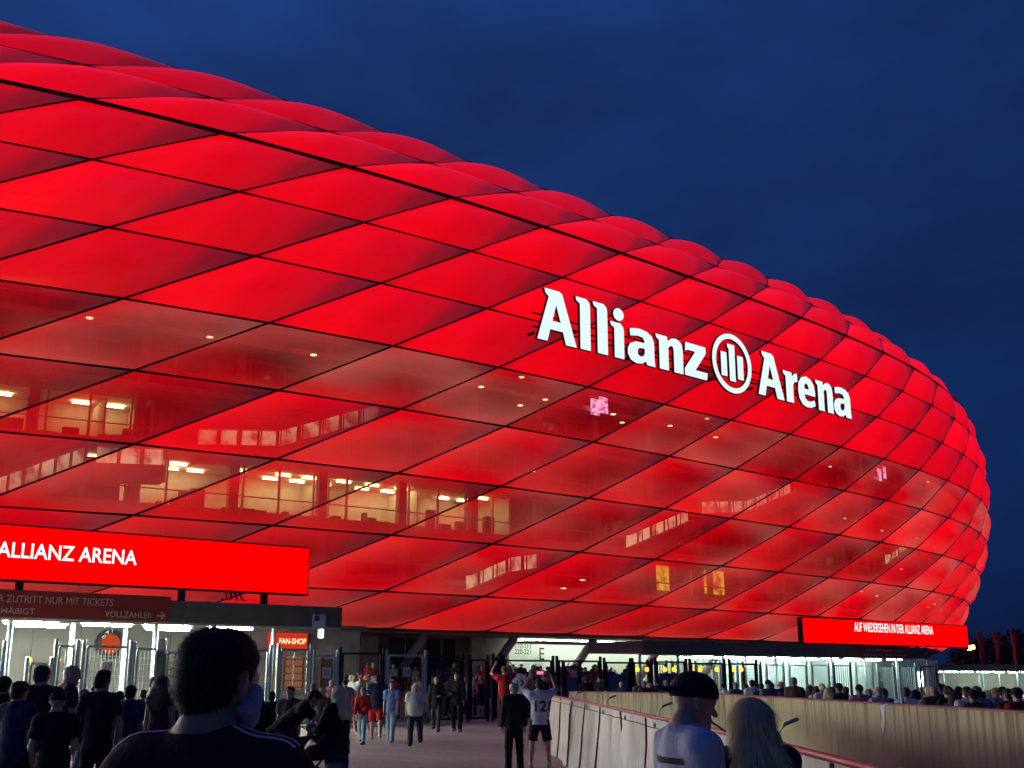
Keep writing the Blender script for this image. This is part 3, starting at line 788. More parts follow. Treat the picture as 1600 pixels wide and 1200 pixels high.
dp.location = PL + DL * t_at(PL, 250, 1.8); tag(dp, 'slim dark pillar between two white steel gates', 'pillar')
gate(PL, 530, 598, 'grey framed fence bay between gates 35 and 34', 'none', 2.65, m=M_DKSTEEL, name='fence_bay')
gate(PL, 602, 664, 'grey glazed gate standing alone in the dark fence, plate 34', 'glass', 2.6, 0, '34')
gate(PL, 668, 722, 'dark framed fence bay right of the gate numbered 34', 'glass', 2.55, m=M_DKSTEEL, name='fence_bay')
gate(PL, 732, 762, 'dark narrow gate leaf beside the open passage', 'none', 2.45, m=M_DKSTEEL)
gate(PL, 770, 782, 'dark solid gate jamb at the open passage', 'bars', 2.5, m=M_DKSTEEL)
gate(PL, 786, 864, 'wide dark open gate in front of the lit entrance wall', 'none', 2.45, m=M_DKSTEEL)
gate(PL, 870, 938, 'dark fence bay with a grey board left in it', 'none', 2.45, m=M_DKSTEEL, name='fence_bay')
gate(PL, 944, 985, 'dark fence bay with a second grey board behind the olive wall', 'board', 2.4, m=M_DKSTEEL, name='fence_bay')
gate(PL, 880, 906, 'grey notice board standing in the dark fence', 'board', 2.2, .15, m=M_DKSTEEL, name='notice_board')
gate(PL, 988, 1018, 'dark narrow fence bay beside the yellow lamps', 'none', 2.4, m=M_DKSTEEL, name='fence_bay')
gate(PL, 1024, 1072, 'dark fence bay with a wide board below the yellow lamps', 'board', 2.45, m=M_DKSTEEL, name='fence_bay')
gate(PL, 1078, 1132, 'dark fence bay nearest the corner of the concrete wall', 'none', 2.4, m=M_DKSTEEL, name='fence_bay')
gate(PL, 1140, 1182, 'last dark fence bay before the far white gates', 'none', 2.4, m=M_DKSTEEL, name='fence_bay')

# far canopy with its row of white gates
ZB2, ZT2 = z_at(PRT, 1245, 1026), z_at(PRT, 1245, 1007)
canR, TA2, TB2 = canopy('gate_canopy', 'distant grey canopy over a bright row of pale steel gates', PRT, 1003, 1452, ZB2, ZT2, 4.5, 2.6,
                        [(px, .3) for px in (1000, 1060, 1130, 1165, 1212, 1260, 1300, 1352, 1402, 1450)], (.18, 1))
MB().box((t_at(PRT, 1377, 3.3) - TA2, -.085, (ZB2 + ZT2) / 2), (t_at(PRT, 1422, 3.3) - t_at(PRT, 1345, 3.3), .05, (ZT2 - ZB2) * .95)).build('sign_panel', M_REDSIGN, canR)
fit_text('HIER ZUTRITT NUR MIT TICKETS', 1352, 1412, ZB2 + .42, PRT, TA2, canR, M_SIGNTXT, .115, .16)
fit_text('ERMÄßIGT     VOLLZAHLER', 1350, 1416, ZB2 + .12, PRT, TA2, canR, M_SIGNTXT, .115, .16)
a, b = t_at(PRT, 1135, 1.5, -4), t_at(PRT, 1470, 1.5, -4)
bw = thing('gate_booth', 'pale panelled booth wall behind the distant white gates', 'booth', PRT - NL * 4.2 + DL * a, RZ)
for i in range(14):
    w = (b - a) / 14
    MB().box((w * (i + .5), 0, 1.5), (w - .03, .12, 3.0), bevel=.02).build('wall_panel', M_BOOTH, bw)
for i in (9, 12):
    w = (b - a) / 14
    d_ = MB().box((w * (i + .5), -.08, 1.1), (1.1, .05, 2.2)).build('door', M_GALV, bw)
    MB().box((w * (i + .5), -.12, 1.5), (.6, .03, 1.1)).build('pane', M_LAMP if i == 12 else glass('clear_pane'), d_)
px = 1012
i = 0
while px < 1445:
    wpx = 38 - (px - 1000) * .012
    gate(PRT, px, px + wpx * .78, 'pale steel barred gate in the distant row under the canopy', ('bars', 'mesh', 'bars')[i % 3], 2.5, -.2, None, M_GALV if i % 4 else M_DKSTEEL, 'distant row of pale steel gates')
    px += wpx; i += 1
led2, _, _ = led_board('small distant red lit board with white capitals on the far canopy', PRT, 1256, 1513, 979, 1012, 'AUF WIEDERSEHEN IN DER ALLIANZ ARENA', 1335, 1458, 992, (1263, 1280, 1335, 1387, 1434, 1505), ZT2 + .02, .62)
canX, TA3, TB3 = canopy('gate_canopy', 'low grey canopy beyond the far end of the white gates', PRT, 1456, 1680, 2.2, 2.75, 4.0, 2.8, [(px, .3) for px in (1475, 1530, 1590, 1650)], (0, 1), -6.0)
a, b = t_at(PRT, 1462, 1.2, -10.5), t_at(PRT, 1690, 1.2, -10.5)
kw = thing('gate_booth', 'dim brownish booth under the low far canopy', 'booth', PRT - NL * 10.5 + DL * a, RZ)
for i in range(8):
    w = (b - a) / 8
    MB().box((w * (i + .5), 0, 1.2), (w - .03, .12, 2.4), bevel=.02).build('wall_panel', M_KIOSK, kw)

# shop behind the near canopy
a, b = t_at(PL, -120, 2, -11), t_at(PL, 560, 2, -11)
ks = thing('fan_shop', 'beige flat-roofed shop behind the ticket gates with a lit red sign', 'shop', PL - NL * 11 + DL * a, RZ)
for i in range(10):
    w = (b - a) / 10
    MB().box((w * (i + .5), 0, 1.95), (w - .02, .15, 3.9), bevel=.015).build('wall_panel', M_KIOSK if i < 6 else M_DARKC, ks)
MB().box(((b - a) / 2, 2.0, 4.0), (b - a + .4, 4.6, .25)).build('roof', M_FASCIA, ks)
M_REDLIT = glow('red_lit_shop_sign', (.62, .03, .01), 1.0)
xs0, xs1 = t_at(PL, 420, 3.2, -10.6) - a, t_at(PL, 478, 3.2, -10.6) - a
zs0, zs1 = z_at(PL, 450, 1013, -10.6), z_at(PL, 450, 989, -10.6)
sg = MB().box(((xs0 + xs1) / 2, -.4, (zs0 + zs1) / 2), (xs1 - xs0, .25, zs1 - zs0), bevel=.02).build('sign_box', M_REDLIT, ks)
o = fit_text('FAN-SHOP', 436, 478, zs0 + (zs1 - zs0) * .32, PL - NL * 10.45, a, sg, glow('cream_lit_lettering', (1, .85, .45), 1.3, False), -.0, (zs1 - zs0) * .36, .02)
o.location = (t_at(PL, 436, 3.2, -10.45) - a, -.54, zs0 + (zs1 - zs0) * .30)
xc, zc = t_at(PL, 172, 3.4, -10.8) - a, z_at(PL, 172, 1000, -10.8) - .15     # round emblem on the shop wall
em = MB().tube([(xc, -.2, zc), (xc, -.32, zc)], .62, 28).build('round_emblem', mat('black_emblem_ring', (.02, .02, .02), .5), ks)
MB().tube([(xc, -.3, zc), (xc, -.34, zc)], .40, 28).build('emblem_core', glow('orange_red_emblem', (.75, .09, .02), .7, False), em)
for i, ch in enumerate('BAY'):
    w = math.radians(148 - i * 30)
    o = link('lettering', text_mesh(ch, .24, 0, 'CENTER'), M_WHITE, em)
    o.location = (xc + .46 * math.cos(w), -.345, zc + .46 * math.sin(w)); o.rotation_euler = (math.pi / 2, -(math.pi / 2 - w), 0)
for i in range(3):                                                            # lit shop window with scarves
    MB().box((xs0 + .5 + i * 1.0, -.14, 1.9), (.85, .05, 1.5)).build('shop_window', glow('warm_shop_window', (.42, .16, .07), .5, False), ks)
# ------------------------------------------------------------------ pole lamps
def pole_lamp(px, py, Y, label, group, r=.11):
    p = at(px, py, Y)
    t = thing('pole_lamp', label, 'lamp', (p.x, p.y, 0), 0, group)
    MB().tube([(0, 0, 0), (0, 0, p.z - r)], .035, 8).build('pole', mat('yellow_painted_pole', (.42, .28, .02), .5), t)
    vv, ff = [], []; nb = 12
    for i_ in range(7):
        a_ = math.pi * (i_ + .02) / 6.04 - math.pi / 2
        vv += [(r * math.cos(a_) * math.cos(2 * math.pi * q / nb), r * math.cos(a_) * math.sin(2 * math.pi * q / nb), p.z + r * math.sin(a_)) for q in range(nb)]
    for i_ in range(6):
        for q in range(nb): ff.append((i_ * nb + q, i_ * nb + (q + 1) % nb, i_ * nb + nb + (q + 1) % nb, i_ * nb + nb + q))
    MB().add(vv, ff).build('lamp_head', glow('amber_lamp', (1, .50, .02), 2.2), t, True)
for px in (996, 1011, 1039, 1053, 1081, 1094, 1120, 1145, 1158): pole_lamp(px, 1046, 66, 'amber pole lamp behind the dark fence bays', 'amber lamps behind the fence', .13)
pole_lamp(46, 1031, 47, 'amber pole lamp left of the narrow open-framed gate', None)
pole_lamp(91, 1031, 47, 'amber pole lamp seen through the narrow open-framed gate', None)
p = at(1519, 1016, 130)
t = thing('street_lamp', 'yellow street lamp glowing in front of the dark trees', 'lamp', (p.x, p.y, 0))
MB().tube([(0, 0, 0), (0, 0, p.z)], .07, 8).build('pole', M_DKSTEEL, t)
MB().tube([(-.3, 0, p.z), (-.3, 0, p.z + .3), (.25, 0, p.z + .35)], .24, 10).build('lamp_head', glow('sodium_lamp', (1, .62, .12), 9.0), t)
# ------------------------------------------------------------------ banners and trees far right
M_BANNER = mat('red_banner_cloth', (.80, .05, .07), .7, 0, .1)
for i, px in enumerate((1530, 1555, 1582)):
    top = at(px, 987, 108); bot = at(px, 1031, 108)
    t = thing('banner', 'tall tapering red banner on a thin mast beyond the far canopy', 'banner', (top.x, top.y, 0), .25, 'red banners beyond the far canopy')
    MB().tube([(-.02, .05, 0), (-.02, .05, top.z)], .045, 8).build('mast', M_GALV, t)
    vv = []; ff = []
    for k in range(9):
        f = k / 8; w = .30 * (1 - .62 * f); z = top.z - f * (top.z - 2.6)
        vv += [(-w, .03 * math.sin(k * 1.3), z), (w, -.05 * math.sin(k * .9), z)]
    for k in range(8): ff.append((2 * k, 2 * k + 1, 2 * k + 3, 2 * k + 2))
    o = MB().add(vv, ff).build('cloth', M_BANNER, t, True); so = o.modifiers.new('t', 'SOLIDIFY'); so.thickness = .02
M_LEAF = mat('dark_green_foliage', (.035, .06, .022), .7, 0, .35, 3)
M_BARK = mat('bark', (.06, .045, .035), .85, 0, .3, 4)
for i, (px, py, Y) in enumerate(((1512, 1000, 235), (1545, 991, 240), (1573, 986, 245), (1602, 982, 238), (1636, 980, 240), (1672, 984, 236))):
    top = at(px, py, Y); h = top.z; R = random.uniform(5.0, 6.4)
    t = thing('tree', 'dark broadleaf tree on the skyline beyond the banners', 'tree', (top.x, top.y, 0), 0, 'dark trees on the skyline')
    mb = MB().tube([(0, 0, 0), (.1, 0, h * .35), (.2, .1, h * .7)], .35, 8, .12)
    for q in range(5):
        w = q * 1.3; mb.tube([(.1, 0, h * (.3 + .08 * q)), (1.8 * math.cos(w), 1.8 * math.sin(w), h * (.48 + .08 * q))], .12, 5, .04)
    mb.build('trunk', M_BARK, t)
    vv, ff = [], []
    cl = [(rng.normal(0, R * .36), rng.normal(0, R * .36), h * rng.uniform(.38, .92), rng.uniform(.6, 1.5)) for _ in range(46)]
    for cx_, cy_, cz_, cr in cl:
        for _ in range(34):
            d = rng.normal(0, 1, 3); d *= cr * rng.uniform(.5, 1) / np.linalg.norm(d)
            c = np.array((cx_, cy_, cz_)) + d; c[2] = min(c[2], h)
            a_ = rng.normal(0, 1, 3); a_ /= np.linalg.norm(a_); b_ = np.cross(a_, rng.normal(0, 1, 3)); b_ /= np.linalg.norm(b_)
            k = len(vv); vv += [tuple(c - a_ * .32), tuple(c + b_ * .16), tuple(c + a_ * .32), tuple(c - b_ * .16)]; ff.append((k, k + 1, k + 2, k + 3))
    MB().add(vv, ff)
    me = bpy.data.meshes.new('crown'); me.from_pydata(vv, [], ff); me.update(); link('crown', me, M_LEAF, t)
# ------------------------------------------------------------------ terrace and steps behind the fence
ta, tb = t_at(PL, 500, 1, -7), t_at(PL, 1250, 1, -7)
for i, (o_, z_) in enumerate(((7.0, .15), (7.45, .30), (7.9, .45), (8.35, .60))):
    a = PL - NL * o_ + DL * ta; b = PL - NL * o_ + DL * tb; back = 40 if i == 3 else 3
    st = MB().add([a, b, b - NL * back, a - NL * back] + [p + Vector((0, 0, z_)) for p in (a, b, b - NL * back, a - NL * back)], [(3, 2, 1, 0), (4, 5, 6, 7), (0, 1, 5, 4), (1, 2, 6, 5), (2, 3, 7, 6), (3, 0, 4, 7)]).build('terrace' if i == 3 else 'step', MATS['worn_concrete_paving'])
    tag(st, kind='structure')
# ------------------------------------------------------------------ painted lines on the paving
M_LINE = mat('worn_white_line', (.55, .54, .50), .7, 0, .3, 3)
for i, (p0, p1) in enumerate((((480, 1160), (770, 1179)), ((500, 1172), (690, 1184)), ((560, 1183), (672, 1191)), ((590, 1146), (640, 1148)))):
    a, b = gp(*p0), gp(*p1); d = (b - a).normalized(); n = Vector((d.y, -d.x, 0)) * .05
    tag(MB().quad(a - n + Vector((0, 0, .004)), b - n + Vector((0, 0, .004)), b + n + Vector((0, 0, .004)), a + n + Vector((0, 0, .004))).build('pavement_line', M_LINE), kind='structure')
# ------------------------------------------------------------------ concrete parapet wall
def streaked_concrete():
    m, N, L, out = nodes_of('streaked_tan_concrete')
    b = N.new('ShaderNodeBsdfPrincipled'); tc = N.new('ShaderNodeTexCoord')
    mp = N.new('ShaderNodeMapping'); mp.inputs['Scale'].default_value = (6.5, 6.5, .22)
    n1 = N.new('ShaderNodeTexNoise'); n1.inputs['Scale'].default_value = 1.0; n1.inputs['Detail'].default_value = 5; n1.inputs['Roughness'].default_value = .65
    n2 = N.new('ShaderNodeTexNoise'); n2.inputs['Scale'].default_value = 2.2; n2.inputs['Detail'].default_value = 8
    r1 = N.new('ShaderNodeValToRGB'); r1.color_ramp.elements[0].position = .41; r1.color_ramp.elements[0].color = (.28, .22, .18, 1); r1.color_ramp.elements[1].position = .51; r1.color_ramp.elements[1].color = (1, 1, 1, 1)
    r2 = N.new('ShaderNodeValToRGB'); r2.color_ramp.elements[0].color = (.38, .32, .185, 1); r2.color_ramp.elements[1].color = (.55, .46, .27, 1)
    mx = N.new('ShaderNodeMixRGB'); mx.blend_type = 'MULTIPLY'; mx.inputs[0].default_value = .8
    sx_ = N.new('ShaderNodeSeparateXYZ'); L.new(tc.outputs['Object'], sx_.inputs[0])
    rz_ = N.new('ShaderNodeMapRange'); rz_.inputs['From Min'].default_value = .15; rz_.inputs['From Max'].default_value = 1.22; rz_.inputs['To Min'].default_value = .06; rz_.inputs['To Max'].default_value = .75   # drips start at the coping and thin out
    L.new(sx_.outputs[2], rz_.inputs['Value']); L.new(rz_.outputs[0], mx.inputs[0])
    L.new(tc.outputs['Object'], mp.inputs['Vector']); L.new(mp.outputs[0], n1.inputs['Vector']); L.new(tc.outputs['Object'], n2.inputs['Vector'])
    L.new(n1.outputs['Fac'], r1.inputs['Fac']); L.new(n2.outputs['Fac'], r2.inputs['Fac'])
    L.new(r2.outputs['Color'], mx.inputs[1]); L.new(r1.outputs['Color'], mx.inputs[2]); L.new(mx.outputs[0], b.inputs['Base Color'])
    b.inputs['Roughness'].default_value = .85
    bp = N.new('ShaderNodeBump'); bp.inputs['Strength'].default_value = .4; bp.inputs['Distance'].default_value = .02
    L.new(n2.outputs['Fac'], bp.inputs['Height']); L.new(bp.outputs[0], b.inputs['Normal']); L.new(b.outputs[0], out.inputs['Surface'])
    return m
M_STREAK = streaked_concrete()
M_COPING = mat('reddish_coping_edge', (.34, .10, .11), .6, 0, .2, 4)
W0, W1 = hp(888, 1080, 1.25), hp(1132, 1084, 1.25)
W2 = hp(1600, 1111, 1.25); W2 = W1 + (W2 - W1) * 1.35
wall = thing('parapet_wall', 'long stained tan concrete parapet wall with a reddish top edge', 'wall', (W1.x, W1.y, 0))
def wall_run(a, b, cut):
    a, b = Vector((a.x, a.y, 0)), Vector((b.x, b.y, 0)); d = (b - a).normalized(); n = Vector((-d.y, d.x, 0)); L_ = (b - a).length
    R = Matrix((d, n, Vector((0, 0, 1)))).transposed(); k = max(1, round(L_ / cut)); o0 = Vector((W1.x, W1.y, 0))
    for i in range(k):
        c = a + d * (L_ * (i + .5) / k)
        MB().box(c - o0 + n * .16 + Vector((0, 0, .61)), (L_ / k - .015, .32, 1.22), R, bevel=.012).build('wall_section', M_STREAK, wall)
    MB().box(a + d * L_ / 2 - o0 + n * .16 + Vector((0, 0, 1.235)), (L_, .36, .03), R).build('coping', M_COPING, wall)
wall_run(W0, W1, 4.0); wall_run(W1, W2, 4.5)
# pale cloth left hanging over the wall
c = hp(1381, 1100, 1.27)
vv, ff = [], []
dw = (W2 - W1).normalized(); nw = Vector((-dw.y, dw.x, 0)); fr = -nw if nw.x > 0 else nw
for r_ in range(13):
    for q in range(7):
        f = r_ / 12; w = (q - 3) / 3
        z = 1.275 if r_ < 3 else 1.275 - (r_ - 2) * .052
        back = (3 - r_) * .06 if r_ < 3 else -.03 - .012 * math.sin(q * 2.2 + r_ * .6)
        wd = .10 * (1 - .45 * max(0, f - .2)) + .012 * math.sin(r_)
        vv.append(Vector((c.x, c.y, z)) + dw * (w * wd + .05 * f * math.sin(r_ * .5)) - fr * back)
for r_ in range(12):
    for q in range(6): k = r_ * 7 + q; ff.append((k, k + 1, k + 8, k + 7))
o = MB().add(vv, ff).build('hanging_cloth', mat('off_white_cloth', (.62, .60, .57), .8, 0, .12, 9), smooth=True)
o.modifiers.new('t', 'SOLIDIFY').thickness = .012
tag(o, 'crumpled pale cloth hanging over the stained concrete wall', 'cloth')
cup = MB().tube([(0, 0, 0), (0, 0, .11)], .033, 12, .042).build('paper_cup', M_WHITE, smooth=True)
cup.location = hp(1403, 1099, 1.25) + Vector((.1, .05, 0)); tag(cup, 'white drinking cup standing on the concrete wall', 'cup')
# ------------------------------------------------------------------ fence wrapped in tarpaulin
def tarp_material():
    m, N, L, out = nodes_of('creased_white_tarpaulin')
    b = N.new('ShaderNodeBsdfPrincipled'); tc = N.new('ShaderNodeTexCoord')
    mp = N.new('ShaderNodeMapping'); mp.inputs['Scale'].default_value = (3, 3, .8)
    n1 = N.new('ShaderNodeTexNoise'); n1.inputs['Scale'].default_value = 1.5; n1.inputs['Detail'].default_value = 7
    r = N.new('ShaderNodeValToRGB'); r.color_ramp.elements[0].position = .3; r.color_ramp.elements[0].color = (.33, .245, .22, 1); r.color_ramp.elements[1].position = .7; r.color_ramp.elements[1].color = (.45, .345, .31, 1)
    L.new(tc.outputs['Object'], mp.inputs['Vector']); L.new(mp.outputs[0], n1.inputs['Vector']); L.new(n1.outputs['Fac'], r.inputs['Fac']); L.new(r.outputs['Color'], b.inputs['Base Color'])
    n2 = N.new('ShaderNodeTexNoise'); n2.inputs['Scale'].default_value = 6; n2.inputs['Detail'].default_value = 5
    L.new(mp.outputs[0], n2.inputs['Vector'])
    bp = N.new('ShaderNodeBump'); bp.inputs['Strength'].default_value = .35; bp.inputs['Distance'].default_value = .03
    L.new(n2.outputs['Fac'], bp.inputs['Height']); L.new(bp.outputs[0], b.inputs['Normal'])
    b.inputs['Roughness'].default_value = .45; L.new(b.outputs[0], out.inputs['Surface'])
    return m
M_TARP = tarp_material()
tp = [hp(864, 1087, 1.3), hp(919, 1097.5, 1.3), hp(990, 1113, 1.3), hp(1121, 1142, 1.3), hp(1216, 1163, 1.3), hp(1360, 1200, 1.3)]
tp.append(tp[-1] + (tp[-1] - tp[-2]).normalized() * 4.0)
dense = []
for a, b in zip(tp[:-1], tp[1:]):
    n = max(2, int((b - a).length / .12))
    dense += [a + (b - a) * (i / n) for i in range(n)]
dense.append(tp[-1])
tf = thing('tarpaulin_fence', 'low crowd fence wrapped in creased white tarpaulin with a red top edge', 'fence', (tp[2].x, tp[2].y, 0))
o0 = Vector((tp[2].x, tp[2].y, 0))
C_SEAM = mat('dark_maroon_seam', (.10, .03, .03), .8)
def tarp_piece(pts, i0):
    vv, ff = [], []; R_ = 14
    for i, p in enumerate(pts):
        gi = i + i0
        d = (pts[min(i + 1, len(pts) - 1)] - pts[max(i - 1, 0)]).normalized(); n = Vector((-d.y, d.x, 0))
        if n.x > 0: n = -n
        for r_ in range(R_ + 1):
            f = r_ / R_; z = 1.28 * (1 - f) + .03 * f
            w = .040 * math.sin(gi * .42 + f * .5 + 1.7 * math.sin(gi * .13)) * min(1, .15 + f * 2) + .016 * math.sin(gi * 1.13 + .8 * f + math.sin(gi * .23) * 2) * min(1, f * 4) + .010 * math.sin(gi * 2.1 - 2 * f) * (1 + math.sin(gi * .19)) * min(1, f * 4) + .10 * f * f
            vv.append(Vector((p.x, p.y, z)) - o0 + n * (.03 + w))
    for i in range(len(pts) - 1):
        for r_ in range(R_): k = i * (R_ + 1) + r_; ff.append((k, k + 1, k + R_ + 2, k + R_ + 1))
    MB().add(vv, ff).build('tarpaulin', M_TARP, tf, True)
    sm = [Vector(v) + Vector((-.006, 0, 0)) for v in vv[:R_ + 1]]
    MB().tube(sm, .017, 6).build('seam', C_SEAM, tf, True)
    MB().tube([Vector(vv[i * (R_ + 1) + 1]) + Vector((-.008, 0, 0)) for i in range(len(pts))], .006, 5).build('hem', C_SEAM, tf, True)
cut = 20; k = 0
while k < len(dense) - 1:
    tarp_piece(dense[k:k + cut + 1], k); k += cut
M_REDTRIM = mat('red_edge_trim', (.50, .05, .08), .5, 0, .15)
MB().tube([Vector((p.x, p.y, 1.30)) - o0 for p in dense], .022, 6).build('edge_trim', M_REDTRIM, tf, True)
for i in range(0, len(dense), 21):
    p = dense[i]; q = Vector((p.x, p.y, 0)) - o0
    MB().tube([q, q + Vector((0, 0, 1.36)), q + Vector((.06, .03, 1.43)), q + Vector((.16, .08, 1.46))] if i % 42 == 0 else [q, q + Vector((0, 0, 1.34))], .013, 8).build('fence_post', M_GALV, tf, True)
    MB().box(q + Vector((-.05, -.02, 1.22)), (.03, .03, .05)).build('cable_tie', M_WHITE, tf)
# ------------------------------------------------------------------ people: bodies grown as one smooth skin around a posed skeleton
from mathutils.bvhtree import BVHTree
def surface_net(F, o, h):
    nx, ny, nz = F.shape; ins = F < 0
    c = np.zeros((nx - 1, ny - 1, nz - 1, 3), np.float32); cnt = np.zeros((nx - 1, ny - 1, nz - 1), np.float32)
    for ax in range(3):
        sl = [slice(None)] * 3; sh = [slice(None)] * 3; sl[ax] = slice(0, -1); sh[ax] = slice(1, None)
        a, b = F[tuple(sl)], F[tuple(sh)]; x = (ins[tuple(sl)] != ins[tuple(sh)])
        t = np.where(x, a / np.where(x, a - b, 1), 0).astype(np.float32)
        o1, o2 = [k for k in range(3) if k != ax]
        for d1 in (0, 1):
            for d2 in (0, 1):
                s_ = [None] * 3; s_[ax] = slice(None); s_[o1] = slice(d1, F.shape[o1] - 1 + d1); s_[o2] = slice(d2, F.shape[o2] - 1 + d2)
                m = x[tuple(s_)]; tt = t[tuple(s_)]
                cnt += m; c[..., ax] += m * tt; c[..., o1] += m * d1; c[..., o2] += m * d2
    act = cnt > 0; idx = -np.ones(cnt.shape, np.int64); idx[act] = np.arange(act.sum())
    I = np.argwhere(act); V = (I + c[act] / cnt[act][:, None]) * h + o
    Q = []
    for ax in range(3):
        o1, o2 = [(1, 2), (2, 0), (0, 1)][ax]
        sl = [slice(1, -1)] * 3; sh = [slice(1, -1)] * 3; sl[ax] = slice(0, -1); sh[ax] = slice(1, None)
        a, b = ins[tuple(sl)], ins[tuple(sh)]
        E_ = np.argwhere(a != b)
        if len(E_) == 0: continue
        flip = a[tuple(E_.T)]
        P = E_ + 1; P[:, ax] -= 1
        def cell(d1, d2):
            q = P.copy(); q[:, o1] += d1; q[:, o2] += d2; return idx[tuple(q.T)]
        q = np.stack([cell(-1, -1), cell(0, -1), cell(0, 0), cell(-1, 0)], 1)
        q[~flip] = q[~flip][:, ::-1]
        Q.append(q)
    Q = np.concatenate(Q); Q = Q[(Q >= 0).all(1)]
    return V, Q
class Cap:
    """tapered capsule from a to b; sq = (axis, factor) flattens it; cut = [(point, normal)] keeps the side behind the normal"""
    def __init__(s, a, b, ra, rb=None, k=.03, sq=None, cut=None): s.a = np.array(a, float); s.b = np.array(b, float); s.ra = ra; s.rb = ra if rb is None else rb; s.k = k; s.sq = sq; s.cut = cut or []
def sdf_mesh(name, caps, h, cuts=(), minus=(), fold=0.0, seed=0):
    pad = 3 * h + .02
    lo = np.min([np.minimum(c.a - c.ra, c.b - c.rb) for c in caps], 0) - pad; hi = np.max([np.maximum(c.a + c.ra, c.b + c.rb) for c in caps], 0) + pad
    n = np.ceil((hi - lo) / h).astype(int) + 1
    ax = [lo[i] + h * np.arange(n[i]) for i in range(3)]
    F = np.full(n, .12, np.float32)
    def sub(c, ex):
        l = np.minimum(c.a - c.ra, c.b - c.rb) - ex; u = np.maximum(c.a + c.ra, c.b + c.rb) + ex
        i0 = np.maximum(0, np.floor((l - lo) / h).astype(int)); i1 = np.minimum(n, np.ceil((u - lo) / h).astype(int) + 1)
        return tuple(slice(i0[i], i1[i]) for i in range(3))
    def dist(c, sl):
        X, Y, Z = np.meshgrid(*(ax[i][sl[i]] for i in range(3)), indexing='ij')
        q = np.stack([X - c.a[0], Y - c.a[1], Z - c.a[2]], -1); ba = c.b - c.a; f = 1.0
        if c.sq is not None:
            nn, f = np.array(c.sq[0], float), c.sq[1]
            q = q + (q @ nn)[..., None] * nn * (1 / f - 1); ba = ba + (ba @ nn) * nn * (1 / f - 1)
        L2 = max(ba @ ba, 1e-9); t = np.clip((q @ ba) / L2, 0, 1)
        d = np.linalg.norm(q - t[..., None] * ba, axis=-1) - (c.ra + (c.rb - c.ra) * t)
        d *= math.sqrt(f)
        for p, nn in c.cut: d = np.maximum(d, (X - p[0]) * nn[0] + (Y - p[1]) * nn[1] + (Z - p[2]) * nn[2])
        return d
    for c in caps:
        sl = sub(c, .10)
        if any(s_.stop <= s_.start for s_ in sl): continue
        d = dist(c, sl); G = F[sl]; k = c.k
        hh = np.maximum(k - np.abs(G - d), 0) / k
        F[sl] = np.minimum(G, d) - hh * hh * k * .25
    for c in minus:
        sl = sub(c, .06)
        if any(s_.stop <= s_.start for s_ in sl): continue
        F[sl] = np.maximum(F[sl], -dist(c, sl))
    if fold or cuts:
        X, Y, Z = np.meshgrid(*ax, indexing='ij', sparse=True)
        if fold: F = F + fold * (np.sin(X * 31 + Z * 17 + seed) * np.sin(Y * 27 - Z * 23 + seed * 2) + .6 * np.sin(Z * 44 + X * 19 + Y * 25 + seed))
        for p, nn in cuts: F = np.maximum(F, (X - p[0]) * nn[0] + (Y - p[1]) * nn[1] + (Z - p[2]) * nn[2])
    F[0] = F[-1] = .1; F[:, 0] = F[:, -1] = .1; F[:, :, 0] = F[:, :, -1] = .1
    V, Q = surface_net(F, lo, h)
    me = bpy.data.meshes.new(name); me.vertices.add(len(V)); me.vertices.foreach_set('co', V.astype(np.float32).ravel())
    me.loops.add(len(Q) * 4); me.loops.foreach_set('vertex_index', Q.astype(np.int32).ravel())
    me.polygons.add(len(Q)); me.polygons.foreach_set('loop_start', np.arange(0, len(Q) * 4, 4, dtype=np.int32)); me.polygons.foreach_set('loop_total', np.full(len(Q), 4, np.int32))
    me.polygons.foreach_set('use_smooth', np.ones(len(Q), bool)); me.update(calc_edges=True); me.validate()
    return me
def child(o, kind):
    for c in o.children:
        if c.name.split('.')[0] == kind: return c
SKINS = [(.46, .27, .19), (.52, .31, .22), (.36, .20, .13), (.57, .36, .27)]
def skin(i): return mat('skin_%d' % i, SKINS[i % 4], .5, 0, .10, 9, .1, 90)
def cloth(name, col): return mat('cloth_' + name, col, .85, 0, .16, 7, .35, 60)
HAIRC = {'black': (.012, .010, .010), 'brown': (.045, .026, .016), 'grey': (.26, .25, .24), 'blonde': (.70, .52, .31), 'light_brown': (.13, .08, .045)}
